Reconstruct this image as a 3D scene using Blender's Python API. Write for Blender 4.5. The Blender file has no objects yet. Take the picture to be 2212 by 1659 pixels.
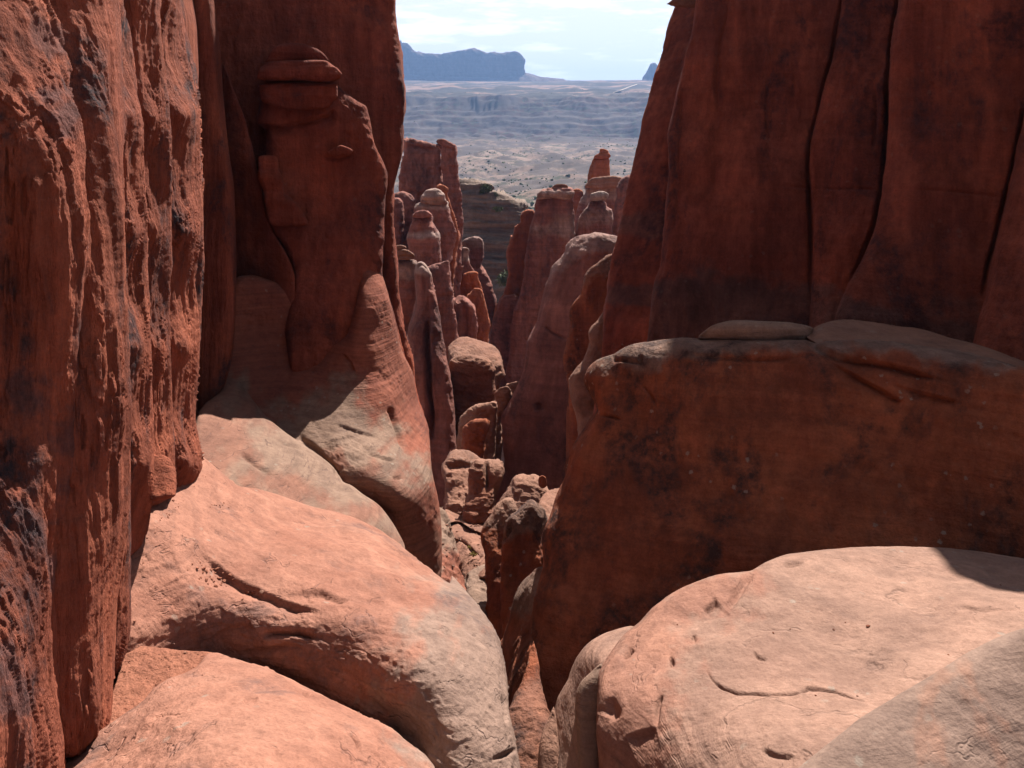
import bpy, math, random
import numpy as np
from mathutils import Vector
from mathutils.geometry import delaunay_2d_cdt
def Vector2(p): return Vector((p[0], p[1]))
random.seed(7)
SC = bpy.context.scene
COL = SC.collection
# ------------------------------------------------------------------ camera
F, UC, VH = 1916.0, 1106.0, 300.0          # focal length, centre column and horizon row in photo-view pixels (2212 x 1659)
cam_d = bpy.data.cameras.new('camera'); cam = bpy.data.objects.new('camera', cam_d); COL.objects.link(cam)
cam.location = (0, 0, 0); cam.rotation_euler = (math.radians(90), 0, 0)
cam_d.sensor_width = 36.0; cam_d.lens = 36.0 * F / 2212.0
cam_d.shift_y = -(829.5 - VH) / 2212.0
cam_d.clip_start = 0.1; cam_d.clip_end = 30000
SC.camera = cam
# ------------------------------------------------------------------ light
SUN_AZ, SUN_EL = 22.0, 50.0                # degrees: azimuth to the right of the viewing direction, elevation
sun_d = bpy.data.lights.new('sun', 'SUN'); sun = bpy.data.objects.new('sun', sun_d); COL.objects.link(sun)
sun_d.energy = 5.0; sun_d.angle = math.radians(0.53); sun_d.color = (1.0, 0.955, 0.90)
sun.rotation_euler = (math.radians(90 - SUN_EL), 0, math.radians(180 - SUN_AZ))
sun.location = (0, 0, 60)
W = bpy.data.worlds.new('World'); SC.world = W; W.use_nodes = True
nt = W.node_tree; nt.nodes.clear()
def wn(t, **k):
    n = nt.nodes.new(t)
    for a, b in k.items(): setattr(n, a, b)
    return n
sky = wn('ShaderNodeTexSky', sky_type='NISHITA', sun_disc=False)
sky.sun_elevation = math.radians(SUN_EL); sky.sun_rotation = math.radians(SUN_AZ)
sky.altitude = 1400; sky.air_density = 0.3; sky.dust_density = 0.3; sky.ozone_density = 1.0
tc = wn('ShaderNodeTexCoord'); mp = wn('ShaderNodeMapping'); mp.inputs['Scale'].default_value = (7, 7, 38)
cn = wn('ShaderNodeTexNoise'); cn.inputs['Scale'].default_value = 1.0; cn.inputs['Detail'].default_value = 7; cn.inputs['Roughness'].default_value = .6
cr = wn('ShaderNodeMapRange'); cr.inputs['From Min'].default_value = .50; cr.inputs['From Max'].default_value = .62
cr.inputs['To Max'].default_value = .6
mx = wn('ShaderNodeMix', data_type='RGBA'); mx.inputs['B'].default_value = (15.5, 15, 14.2, 1)
bg = wn('ShaderNodeBackground'); bg.inputs['Strength'].default_value = 0.05
wo = wn('ShaderNodeOutputWorld')
L = nt.links.new
L(tc.outputs['Generated'], mp.inputs['Vector']); L(mp.outputs[0], cn.inputs['Vector']); L(cn.outputs['Fac'], cr.inputs['Value'])
L(cr.outputs[0], mx.inputs['Factor']); 
sx = wn('ShaderNodeSeparateXYZ'); L(tc.outputs['Generated'], sx.inputs[0])
vr = wn('ShaderNodeMapRange'); vr.inputs['From Min'].default_value = .02; vr.inputs['From Max'].default_value = .7; vr.inputs['To Min'].default_value = 1.0; vr.inputs['To Max'].default_value = 0; L(sx.outputs['Z'], vr.inputs['Value'])
fr_ = wn('ShaderNodeMapRange', interpolation_type='SMOOTHSTEP'); fr_.inputs['From Min'].default_value = .35; fr_.inputs['From Max'].default_value = .9; L(sx.outputs['Y'], fr_.inputs['Value'])
vm_ = wn('ShaderNodeMath', operation='MULTIPLY'); L(vr.outputs[0], vm_.inputs[0]); L(fr_.outputs[0], vm_.inputs[1])
veil = wn('ShaderNodeMix', data_type='RGBA'); veil.inputs['B'].default_value = (10.4, 10.15, 9.7, 1)      # thin high cloud brightening towards the horizon
L(sky.outputs[0], veil.inputs['A']); L(vm_.outputs[0], veil.inputs['Factor']); L(veil.outputs['Result'], mx.inputs['A']); L(mx.outputs['Result'], bg.inputs['Color']); L(bg.outputs[0], wo.inputs['Surface'])
vs = SC.view_settings; vs.view_transform = 'Standard'; vs.look = 'None'; vs.exposure = 1.55; vs.gamma = 1.0; vs.use_curve_mapping = False
HAZE = 0.00013
SC.cycles.max_bounces = 8; SC.cycles.diffuse_bounces = 4; SC.cycles.volume_bounces = 0

# ------------------------------------------------------------------ noise
_r = np.random.RandomState(11)
_P = np.tile(_r.permutation(256), 3).astype(np.int32)
_G = _r.normal(size=(256, 3)); _G /= np.linalg.norm(_G, axis=1)[:, None]; _G = _G.astype(np.float32)
def perlin(p):
    p = p.astype(np.float32); i = np.floor(p).astype(np.int32); f = p - i; i &= 255
    w = f * f * f * (f * (f * 6 - 15) + 10); out = 0
    for a in (0, 1):
        wa = w[:, 0] if a else 1 - w[:, 0]
        for b in (0, 1):
            wb = wa * (w[:, 1] if b else 1 - w[:, 1])
            for c in (0, 1):
                g = _G[_P[_P[_P[i[:, 0] + a] + i[:, 1] + b] + i[:, 2] + c]]
                d = g[:, 0] * (f[:, 0] - a) + g[:, 1] * (f[:, 1] - b) + g[:, 2] * (f[:, 2] - c)
                out = out + d * wb * (w[:, 2] if c else 1 - w[:, 2])
    return out * 1.5
def fbm(p, o=4, g=.5):
    s = 0; a = 1.0
    for k in range(o):
        s = s + a * perlin(p * (2.03 ** k) + 17.3 * k); a *= g
    return s
def ridged(p, o=4, g=.5):
    s = 0; a = 1.0
    for k in range(o):
        s = s + a * (.5 - np.abs(perlin(p * (2.03 ** k) + 31.7 * k))); a *= g
    return s
def zground(r):
    return np.interp(r, [3, 12, 20, 30, 45, 60, 80, 100, 150, 300, 600, 800, 1150, 1500, 1850, 1950, 2060, 2150, 2500, 3200, 4500, 9000],
                        [-7.5, -8.5, -12, -15, -19, -23.5, -25.5, -26.5, -29, -35, -42, -38, -28, -14, -2, 35, 62, 102, 128, 195, 295, 420])
def gv(Y): return VH - float(zground(Y)) * F / Y

# ------------------------------------------------------------------ photo crops -> view pixels
def crop(u0, v0, s): return lambda *pts: [(u0 + s * p[0], v0 + s * p[1]) + tuple(p[2:]) for p in pts]
V = crop(0, 0, 1); C1 = crop(810.05, 54, .3255); C2 = crop(810.05, 486, .2929); C3 = crop(810.05, 918.1, .3255)
K4 = crop(0, 0, .5206); K5 = crop(432, 0, .4232); K6 = crop(0, 810.05, .5117); K7 = crop(378, 594, .4233); K8 = crop(270, 1242.1, .415)
K9 = crop(1296.1, 0, .4232); K10 = crop(1188.1, 648.1, .4629); K11 = crop(1026.1, 1134.1, .5361)
K12 = crop(864.1, 513, .16276); K13 = crop(918.1, 945.1, .19531); K14 = crop(1053.1, 1242.1, .25126); K15 = crop(1107.1, 486, .26035); K16 = crop(864.1, 0, .27668)

# ------------------------------------------------------------------ rock builder
def smooth_closed(P, step=7.0):
    P = np.asarray(P, float); n = len(P); out = []
    for i in range(n):
        p0, p1, p2, p3 = P[i - 1], P[i], P[(i + 1) % n], P[(i + 2) % n]
        d = np.linalg.norm(p2 - p1); k = max(2, int(d / step)); t = (np.arange(k) / k)[:, None]
        m1 = .45 * (p2 - p0) * d / max(d, np.linalg.norm(p1 - p0), 1e-6) * .9
        m2 = .45 * (p3 - p1) * d / max(d, np.linalg.norm(p3 - p2), 1e-6) * .9
        out.append((2*t**3-3*t**2+1)*p1 + (t**3-2*t**2+t)*m1 + (-2*t**3+3*t**2)*p2 + (t**3-t**2)*m2)
    return np.concatenate(out)
def seg_near(Q, A, B):
    """nearest point on segments A-B for each Q: distance, point, side sign, index"""
    best = np.full(len(Q), 1e18); pt = np.zeros_like(Q); sg = np.zeros(len(Q)); idx = np.zeros(len(Q), int)
    for j in range(len(A)):
        d = B[j] - A[j]; l = max(d @ d, 1e-9)
        t = np.clip(((Q - A[j]) @ d) / l, 0, 1); p = A[j] + t[:, None] * d
        e = Q - p; dd = (e * e).sum(1); m = dd < best
        best[m] = dd[m]; pt[m] = p[m]; idx[m] = j
        s = d[0] * e[:, 1] - d[1] * e[:, 0]; sg[m] = np.sign(s[m])
    return np.sqrt(best), pt, sg, idx
def inside_mask(us, vs_, poly):
    A = poly; B = np.roll(poly, -1, 0); M = np.zeros((len(vs_), len(us)), bool)
    for r, y in enumerate(vs_):
        c = (A[:, 1] <= y) != (B[:, 1] <= y)
        if not c.any(): continue
        x = np.sort(A[c, 0] + (y - A[c, 1]) / (B[c, 1] - A[c, 1]) * (B[c, 0] - A[c, 0]))
        M[r] = (np.searchsorted(x, us) % 2) == 1
    return M
def solve_h(M, k, lvl=3):
    if lvl > 0 and min(M.shape) > 12:
        hc = solve_h(M[::2, ::2], k[::2, ::2] * 4, lvl - 1)
        h = np.repeat(np.repeat(hc, 2, 0), 2, 1)[:M.shape[0], :M.shape[1]] * M
    else: h = np.zeros(M.shape)
    for _ in range(40 if lvl else 150):
        p = np.pad(h, 1)
        h = ((p[:-2, 1:-1] + p[2:, 1:-1] + p[1:-1, :-2] + p[1:-1, 2:] + k) / (4 + k)) * M
    return h
def tps(ctrl):
    c = np.asarray(ctrl, float); P = c[:, :2] / 1000; w = 1 / c[:, 2]; n = len(c)
    if n < 3:
        m = w.mean()
        if n == 2:
            d = P[1] - P[0]; return lambda u, v: np.clip(w[0] + (w[1] - w[0]) * (((u/1000 - P[0, 0]) * d[0] + (v/1000 - P[0, 1]) * d[1]) / (d @ d)), w.min() * .85, w.max() * 1.15)
        return lambda u, v: np.full(np.shape(u), m)
    def ph(r2): return .5 * r2 * np.log(r2 + 1e-12)
    D = ((P[:, None] - P[None]) ** 2).sum(-1); K = ph(D) + 3e-4 * np.eye(n)
    Q = np.c_[np.ones(n), P]; A = np.block([[K, Q], [Q.T, np.zeros((3, 3))]])
    s = np.linalg.lstsq(A, np.r_[w, 0, 0, 0], rcond=None)[0]
    def f(u, v):
        o = s[n] + s[n + 1] * u / 1000 + s[n + 2] * v / 1000
        for i in range(n): o = o + s[i] * ph((u/1000 - P[i, 0]) ** 2 + (v/1000 - P[i, 1]) ** 2)
        return np.clip(o, w.min() * .8, w.max() * 1.25)
    return f
def mesh_np(name, verts, quads, mat, parent=None, attrs=None, smooth=True):
    me = bpy.data.meshes.new(name); nq = len(quads); k = quads.shape[1]
    base = np.array([(verts[:, 0].min() + verts[:, 0].max()) / 2, (verts[:, 1].min() + verts[:, 1].max()) / 2, verts[:, 2].min()])
    me.vertices.add(len(verts)); me.vertices.foreach_set('co', (verts - base).astype(np.float32).ravel())
    me.loops.add(nq * k); me.loops.foreach_set('vertex_index', quads.astype(np.int32).ravel())
    me.polygons.add(nq); me.polygons.foreach_set('loop_start', np.arange(0, nq * k, k, dtype=np.int32))
    me.polygons.foreach_set('use_smooth', np.full(nq, smooth))
    me.update(calc_edges=True)
    for an, av in (attrs or {}).items():
        a = me.attributes.new(an, 'FLOAT', 'POINT'); a.data.foreach_set('value', av.astype(np.float32))
    o = bpy.data.objects.new(name, me); COL.objects.link(o); me.materials.append(mat)
    o.location = base
    if parent is not None:
        o.parent = parent; o.location = base - np.array(parent['_base'])
    o['_base'] = [float(x) for x in base]
    return o
def vnormals(v, q):
    n = np.zeros_like(v); fn = np.cross(v[q[:, 1]] - v[q[:, 0]], v[q[:, 2]] - v[q[:, 0]])
    for i in range(q.shape[1]):
        for a in range(3): n[:, a] += np.bincount(q[:, i], fn[:, a], len(v))
    return n / np.maximum(np.linalg.norm(n, axis=1), 1e-12)[:, None]
def pip(Q, poly):
    ins = np.zeros(len(Q), bool); B = np.roll(poly, -1, 0)
    for a, b in zip(poly, B):
        if a[1] != b[1]: ins ^= ((a[1] <= Q[:, 1]) != (b[1] <= Q[:, 1])) & (Q[:, 0] < a[0] + (Q[:, 1] - a[1]) / (b[1] - a[1]) * (b[0] - a[0]))
    return ins
SEED = [0]; ALB = .55
def relief(name, outline, depth, R, mat, asp=1.0, back=None, s=3.0, noise=None, cracks=(), zones=(), parent=None, label=None, cat=None, group=None, sharp=False, edge=.58):
    """a closed rock: outline (view px) set at its own distance; R = edge rounding in px (or per-vertex third value), asp = depth of rounding / R"""
    if mat.name in ('mauve_red_sandstone', 'orange_red_sandstone'): asp *= 1.5
    if not isinstance(depth, (list, tuple)): depth = [(0, 0, depth)]
    pts = np.array([(p[0], p[1]) for p in outline], float)
    Rp = np.array([p[2] if len(p) > 2 else R for p in outline], float)
    poly = pts if sharp else smooth_closed(pts)
    lo = poly.min(0) - 2.2 * s; hi = poly.max(0) + 2.2 * s
    us = np.arange(lo[0], hi[0], s); vv = np.arange(lo[1], hi[1], s)
    U, Vv = np.meshgrid(us, vv); M = inside_mask(us, vv, poly)
    Mp = np.pad(M, 3); dil = np.zeros_like(M); ero = np.ones_like(M); hh, ww_ = M.shape
    for i in range(7):
        for j in range(7): w_ = Mp[i:i + hh, j:j + ww_]; dil |= w_; ero &= w_
    nearb = dil & ~ero
    DD = np.full(M.shape, 1e6); DD[nearb] = seg_near(np.c_[U[nearb], Vv[nearb]], poly, np.roll(poly, -1, 0))[0]
    M &= ~(nearb & (DD < .7 * s))
    if np.ptp(Rp) > 0:
        num = 0; den = 0
        for j in range(len(pts)):
            w = 1 / (((U - pts[j, 0]) ** 2 + (Vv - pts[j, 1]) ** 2) + 100) ** 2; num = num + w * Rp[j]; den = den + w
        RR = num / den
    else: RR = np.full(U.shape, Rp[0])
    h = solve_h(M, (s / np.maximum(RR, s)) ** 2 * 1.7)
    ex = nearb & M; wq = np.clip((DD[ex] / s - 1.2) / 1.3, 0, 1); h[ex] = h[ex] * wq + (1 - np.exp(-1.3 * DD[ex] / RR[ex])) * (1 - wq)
    g = np.clip(1 - (1 - h) ** 2, 0, 1) ** edge
    Y0 = 1 / tps(depth)(U, Vv)
    T = asp * RR * Y0 / F
    if back is None: back = .45 * (np.ptp(pts[:, 0]) * np.median(Y0[M]) / F)
    # grid well inside the outline, conforming triangles in the band up to the outline
    Mi = M & (DD > 1.25 * s); cell = Mi[:-1, :-1] & Mi[1:, :-1] & Mi[:-1, 1:] & Mi[1:, 1:]
    used = np.zeros(M.shape, bool)
    for a in (slice(0, -1), slice(1, None)):
        for b in (slice(0, -1), slice(1, None)): used[a, b] |= cell
    ng = int(used.sum()); gid = np.full(M.shape, -1); gid[used] = np.arange(ng); gu, gvv = U[used], Vv[used]
    r, c = np.nonzero(cell); q0, q1, q2, q3 = gid[r, c], gid[r + 1, c], gid[r + 1, c + 1], gid[r, c + 1]
    tri = np.r_[np.c_[q0, q1, q2], np.c_[q0, q2, q3]]
    cp = np.pad(cell, 1); ed = []
    for dr, dc, A_, B_ in ((0, -1, q0, q1), (0, 1, q2, q3), (-1, 0, q3, q0), (1, 0, q1, q2)):
        e = ~cp[r + 1 + dr, c + 1 + dc]; ed.append(np.c_[A_[e], B_[e]])
    ed = np.concatenate(ed); bnd = np.unique(ed)
    seg = np.linalg.norm(np.roll(poly, -1, 0) - poly, axis=1); cum = np.r_[0, np.cumsum(seg)]; nr_ = max(8, int(cum[-1] / s)); tt_ = np.arange(nr_) / nr_ * cum[-1]
    pc = np.r_[poly, poly[:1]]; ring = np.c_[np.interp(tt_, cum, pc[:, 0]), np.interp(tt_, cum, pc[:, 1])]
    tg = np.roll(ring, -1, 0) - np.roll(ring, 1, 0); tg /= np.maximum(np.linalg.norm(tg, axis=1), 1e-9)[:, None]
    area = .5 * np.sum(poly[:, 0] * np.roll(poly[:, 1], -1) - np.roll(poly[:, 0], -1) * poly[:, 1]); nin = np.c_[-tg[:, 1], tg[:, 0]] * np.sign(area)
    r1 = ring + nin * .5 * s; polB = np.roll(poly, -1, 0)
    dd1 = seg_near(r1, poly, polB)[0]; r1 = r1[(dd1 > .4 * s) & pip(r1, poly)]
    pv = [(float(x), float(y)) for x, y in np.r_[np.c_[gu[bnd], gvv[bnd]], ring, r1]]
    inv = {int(g_): k for k, g_ in enumerate(bnd)}; nbd = len(bnd)
    ce = [(inv[int(x)], inv[int(y)]) for x, y in ed] + [(nbd + k, nbd + (k + 1) % nr_) for k in range(nr_)]
    ov, _, of, orig, _, _ = delaunay_2d_cdt([Vector2(p) for p in pv], ce, [], 0, 1e-5)
    ov = np.array([tuple(p) for p in ov]); of = np.array([tuple(f) for f in of if len(f) == 3])
    cen = ov[of].mean(1); ci = np.clip(((cen[:, 1] - vv[0]) / s).astype(int), 0, cell.shape[0] - 1); cj = np.clip(((cen[:, 0] - us[0]) / s).astype(int), 0, cell.shape[1] - 1)
    of = of[pip(cen, poly) & ~cell[ci, cj]]
    kind_ = np.array([(o_[0] if o_ else -1) for o_ in orig]); isg = (kind_ >= 0) & (kind_ < nbd); isr = (kind_ >= nbd) & (kind_ < nbd + nr_)
    fmap = np.full(len(ov), -1); fmap[isg] = bnd[kind_[isg]]; ext = np.nonzero(~isg)[0]; fmap[ext] = ng + np.arange(len(ext))
    eu, ev = ov[ext, 0], ov[ext, 1]; de = seg_near(ov[ext], poly, polB)[0]; de[isr[ext]] = 0
    if np.ptp(Rp) > 0:
        num = 0; den = 0
        for k in range(len(pts)):
            w = 1 / (((eu - pts[k, 0]) ** 2 + (ev - pts[k, 1]) ** 2) + 100) ** 2; num = num + w * Rp[k]; den = den + w
        Re = num / den
    else: Re = np.full(len(eu), Rp[0])
    he = 1 - np.exp(-1.3 * de / Re); ge = np.clip(1 - (1 - he) ** 2, 0, 1) ** edge
    tri = np.r_[tri, fmap[of]]
    x1, x2, x3 = [np.r_[np.c_[gu, gvv], np.c_[eu, ev]][tri[:, k]] for k in range(3)]
    cw = (x2[:, 0] - x1[:, 0]) * (x3[:, 1] - x1[:, 1]) - (x2[:, 1] - x1[:, 1]) * (x3[:, 0] - x1[:, 0])
    tri[cw > 0] = tri[cw > 0][:, ::-1]; tri = tri[np.abs(cw) > 1e-9]
    uu, ww, gg = np.r_[gu, eu], np.r_[gvv, ev], np.r_[g[used], ge]; yy = 1 / tps(depth)(uu, ww); tt = asp * np.r_[RR[used], Re] * yy / F
    nu = len(uu); rimf = np.r_[np.zeros(ng, bool), isr[ext]]
    bmap = np.arange(nu); nonrim = np.nonzero(~rimf)[0]; bmap[nonrim] = nu + np.arange(len(nonrim))
    yf = yy + tt * (1 - gg); yb = (yy + tt + back * gg)[nonrim]
    ua, va, ya, ga = np.r_[uu, uu[nonrim]], np.r_[ww, ww[nonrim]], np.r_[yf, yb], np.r_[gg, gg[nonrim]]
    P = np.c_[(ua - UC) * ya / F, ya, (VH - va) * ya / F]
    quads = np.r_[tri, bmap[tri][:, ::-1]]
    N = vnormals(P, quads)
    SEED[0] += 1; off = np.array([SEED[0] * 3.17, SEED[0] * 1.31, SEED[0] * .77])
    d = np.zeros(len(P)); fr = np.arange(len(P)) < nu
    vd = P / np.linalg.norm(P, axis=1)[:, None]; fac = np.where(fr, np.clip(np.abs((N * vd).sum(1)) * 2.4 - .12, 0, 1), 1)
    for kind, A, Ls, *ex in (noise or ()):
        q = P + off
        if kind == 'lump': d += A * fbm(q / Ls, 3) * ga ** 2
        elif kind == 'rough': d += A * fbm(q / Ls, 5, .6)
        elif kind == 'flute': d += A * fbm(q / np.array([Ls, Ls, Ls * ex[0]]), 4)
        elif kind == 'flake': d += fac * A * (ridged(q / np.array([Ls, Ls, Ls * ex[0]]), 4) - .35)
        elif kind == 'step':        # flakes: plateaus with abrupt edges
            x = fbm(q / np.array([Ls, Ls, Ls * ex[0]]), 4, .55) * 2.2; fl = np.floor(x); t = np.clip((x - fl) / .25, 0, 1); d += fac * A * (fl + t * t * (3 - 2 * t))
        elif kind in ('mstep', 'mflake'):        # same, but only in patches; smooth panels between
            S3 = np.array([Ls, Ls, Ls * ex[0]]); mk = np.clip(fbm(q / (S3 * np.array([3.2, 3.2, 1.4])), 3) * 2.2 + ex[1], 0, 1)
            if kind == 'mflake': d += fac * A * mk * (ridged(q / S3, 4) - .35)
            else:
                x = fbm(q / S3, 4, .55) * 2.2; fl = np.floor(x); t = np.clip((x - fl) / .2, 0, 1); d += fac * A * mk * (fl + t * t * (3 - 2 * t))
        elif kind == 'strata':
            z = P[:, 2] + .35 * Ls * fbm(q / (Ls * 6), 3) + (P[:, 0] * ex[0] if ex else 0)
            x = np.c_[np.full(len(P), SEED[0] * 1.7), fbm(q / (Ls * 9), 2) * .4, z / Ls]; d += A * fbm(x, 4, .6)
        elif kind == 'bed':         # tilted thin bedding grooves
            z = P[:, 2] + P[:, 0] * ex[0] + P[:, 1] * ex[1] + .5 * Ls * fbm(q / (Ls * 10), 3)
            x = np.c_[fbm(q / (Ls * 12), 2), np.full(len(P), 3.3), z / Ls]; m = np.clip(fbm(q / (Ls * 14), 2) + .5, 0, 1); d -= A * m * np.clip(fbm(x, 3, .6), 0, 1)
        elif kind == 'pit':
            x = fbm(q / Ls, 2); d -= A * np.clip(x - .55, 0, .3) * 3
        elif kind == 'top':         # rough only above a height
            d += A * ex[1] * fbm(q / Ls, 5, .6) * np.clip((P[:, 2] - ex[0]) / 1.0, 0, 1)
    for cr_ in cracks:              # (polyline, width px, depth m, mode)
        ln, wd, dm = np.array(cr_[0], float)[:, :2], cr_[1], cr_[2]; mode = cr_[3] if len(cr_) > 3 else 'v'
        ln = np.array([p for p in ln]); nn = len(ln)
        t = np.linspace(0, nn - 1, nn * 7); ln = np.c_[np.interp(t, range(nn), ln[:, 0]), np.interp(t, range(nn), ln[:, 1])]
        jz = np.c_[ln * .011, np.full(len(ln), wd)]; ln = ln + np.c_[fbm(jz, 2), fbm(jz + 50, 2)] * (.8 + wd * .5)
        bb = (ua > ln[:, 0].min() - wd * 14) & (ua < ln[:, 0].max() + wd * 14) & (va > ln[:, 1].min() - wd * 14) & (va < ln[:, 1].max() + wd * 14) & fr
        if not bb.any(): continue
        di, _, sg, ix = seg_near(np.c_[ua[bb], va[bb]], ln[:-1], ln[1:])
        fade = np.clip(np.minimum(ix, len(ln) - 2 - ix) / (.22 * len(ln)) + .12, 0, 1)
        if mode == 'v': q = np.exp(-(di / wd) ** 2)
        elif mode == 'r': q = np.where(sg > 0, np.exp(-di / (wd * 4)), np.exp(-(di / max(wd * .5, s * .9)) ** 2))
        else: q = np.where(sg < 0, np.exp(-di / (wd * 4)), np.exp(-(di / max(wd * .5, s * .9)) ** 2))
        d[bb] -= dm * q * fade
    P = P + N * (d * (.45 + .55 * np.clip(ga * 1.6, 0, 1)))[:, None]
    tint = np.zeros(len(P))
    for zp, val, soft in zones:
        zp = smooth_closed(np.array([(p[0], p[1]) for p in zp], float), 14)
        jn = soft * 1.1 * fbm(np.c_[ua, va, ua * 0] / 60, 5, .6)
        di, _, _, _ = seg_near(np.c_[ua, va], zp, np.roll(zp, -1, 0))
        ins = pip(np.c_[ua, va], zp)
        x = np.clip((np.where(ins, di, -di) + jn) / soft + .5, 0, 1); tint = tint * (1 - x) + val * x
    o = mesh_np(name, P, quads, mat, parent, {'tint': tint})
    if label: o['label'] = label
    if cat: o['category'] = cat
    if group: o['group'] = group
    return o
def thing(name, label, cat, loc, group=None):
    o = bpy.data.objects.new(name, None); COL.objects.link(o); o.location = loc; o['_base'] = [float(x) for x in loc]
    o['label'] = label; o['category'] = cat
    if group: o['group'] = group
    o.empty_display_size = .5
    return o

# ------------------------------------------------------------------ materials
def rock_mat(name, A, B, varnish, zoneA=None, zoneB=None,  sc=1.0, mixs=.6, streak=.4, var=.3, lichen=.2, strata=.2, bump=.5, grain=.12, stretch=.16, varlo=.52, lich_col=(.42, .34, .27), bedtilt=(0, 0), bumpd=.02, lines=.0, lmap=(1.1, 1.1, 4.5), stz=6.0, gmap=None, bedb=.8, gw=.5):
    A, B, varnish, zoneA, zoneB, lich_col = [tuple(c * ALB for c in x) if x else None for x in (A, B, varnish, zoneA, zoneB, lich_col)]
    m = bpy.data.materials.new(name); m.use_nodes = True; t = m.node_tree; t.nodes.clear()
    def n(ty, **k):
        x = t.nodes.new(ty)
        for a, b in k.items(): setattr(x, a, b)
        return x
    lk = t.links.new
    pos = n('ShaderNodeNewGeometry').outputs['Position']
    def noise(scale, det=5, rough=.6, map_=None, dist=0.0):
        x = n('ShaderNodeTexNoise'); x.inputs['Scale'].default_value = scale * sc; x.inputs['Detail'].default_value = det; x.inputs['Roughness'].default_value = rough; x.inputs['Distortion'].default_value = dist
        if map_:
            mm = n('ShaderNodeMapping'); mm.inputs['Scale'].default_value = map_[:3]
            if len(map_) > 3: mm.inputs['Rotation'].default_value = map_[3]
            lk(pos, mm.inputs['Vector']); lk(mm.outputs[0], x.inputs['Vector'])
        else: lk(pos, x.inputs['Vector'])
        return x.outputs['Fac']
    def rng(v, a, b, c=0, d=1):
        x = n('ShaderNodeMapRange'); x.inputs['From Min'].default_value = a; x.inputs['From Max'].default_value = b; x.inputs['To Min'].default_value = c; x.inputs['To Max'].default_value = d
        lk(v, x.inputs['Value']); return x.outputs[0]
    def mixc(f, a, b, mode='MIX'):
        x = n('ShaderNodeMix', data_type='RGBA', blend_type=mode)
        for k, v in (('Factor', f), ('A', a), ('B', b)):
            if isinstance(v, (int, float)): x.inputs[k].default_value = v
            elif isinstance(v, tuple): x.inputs[k].default_value = v + (1,) if len(v) == 3 else v
            else: lk(v, x.inputs[k])
        return x.outputs['Result']
    def mul(a, b):
        x = n('ShaderNodeMath', operation='MULTIPLY')
        for k, v in ((0, a), (1, b)):
            if isinstance(v, (int, float)): x.inputs[k].default_value = v
            else: lk(v, x.inputs[k])
        return x.outputs[0]
    def add(a, b):
        x = n('ShaderNodeMath', operation='ADD')
        for k, v in ((0, a), (1, b)):
            if isinstance(v, (int, float)): x.inputs[k].default_value = v
            else: lk(v, x.inputs[k])
        return x.outputs[0]
    big = noise(mixs, 6, .62)
    col = mixc(rng(big, .35, .65), A, B)
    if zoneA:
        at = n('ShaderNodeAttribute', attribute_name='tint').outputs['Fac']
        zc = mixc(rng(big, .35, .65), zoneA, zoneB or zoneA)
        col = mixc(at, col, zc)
    rot = (bedtilt[0], bedtilt[1], 0)
    st = noise(1.0, 6, .65, (.35, .35, stz, rot))
    col = mixc(strata, col, mixc(rng(st, .38, .62), (.55, .5, .5), (1.25, 1.2, 1.15)), 'MULTIPLY')
    sk = noise(2.2, 6, .62, (1, 1, stretch))
    col = mixc(streak, col, mixc(rng(sk, .36, .64), (.55, .48, .46), (1.3, 1.25, 1.2)), 'MULTIPLY')
    sk2 = noise(8.5, 5, .65, (1, 1, stretch * .45)); col = mixc(streak * .8, col, mixc(rng(sk2, .36, .64), (.74, .70, .69), (1.22, 1.2, 1.18)), 'MULTIPLY')
    vn = noise(.9, 8, .68, (1, 1, .45), .4)
    vmask = mul(rng(vn, varlo, varlo + .1), rng(noise(5.5, 6, .7), .35, .6))
    col = mixc(mul(vmask, var), col, varnish)
    gr = noise(42, 4, .75)
    col = mixc(1.0, col, mixc(rng(gr, .3, .7), (1 - grain,) * 3, (1 + grain,) * 3), 'MULTIPLY')
    md = noise(7, 5, .65)
    col = mixc(1.0, col, mixc(rng(md, .3, .7), (.84, .82, .82), (1.16, 1.16, 1.16)), 'MULTIPLY')
    vo = n('ShaderNodeTexVoronoi'); vo.inputs['Scale'].default_value = 5.5 * sc; lk(pos, vo.inputs['Vector'])
    wob = add(vo.outputs['Distance'], mul(noise(26, 3), .35))
    lm = mul(rng(wob, .30, .36, 1, 0), rng(noise(1.1, 3), .52, .60))
    col = mixc(mul(lm, lichen), col, lich_col)
    lm_ = None
    if lines:
        ln = noise(1.0, 4, .5, lmap + ((bedtilt[0] * 2, bedtilt[1] * 2, .4),), .3); ab = n('ShaderNodeMath', operation='SUBTRACT'); lk(ln, ab.inputs[0]); ab.inputs[1].default_value = .5
        ab2 = n('ShaderNodeMath', operation='ABSOLUTE'); lk(ab.outputs[0], ab2.inputs[0])
        lm_ = mul(rng(ab2.outputs[0], .002, .011, 1, 0), rng(noise(2.3, 4), .5, .6)); col = mixc(mul(lm_, lines), col, varnish)
    bs = n('ShaderNodeBsdfPrincipled'); lk(col, bs.inputs['Base Color']); bs.inputs['Roughness'].default_value = .92; bs.inputs['Specular IOR Level'].default_value = .12
    hgt = add(add(mul(noise(16, 6, .7, gmap), gw), mul(noise(4.5, 5, .65, (1, 1, max(stretch * 2, .3))), 1.0)), add(add(mul(sk, .9 * streak + .2), mul(sk2, .5 * streak)), mul(st, bedb * strata)))
    if lm_ is not None: hgt = add(hgt, mul(lm_, -.9))
    bp = n('ShaderNodeBump'); bp.inputs['Strength'].default_value = bump; bp.inputs['Distance'].default_value = bumpd / sc * 4; lk(hgt, bp.inputs['Height']); lk(bp.outputs[0], bs.inputs['Normal'])
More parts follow.
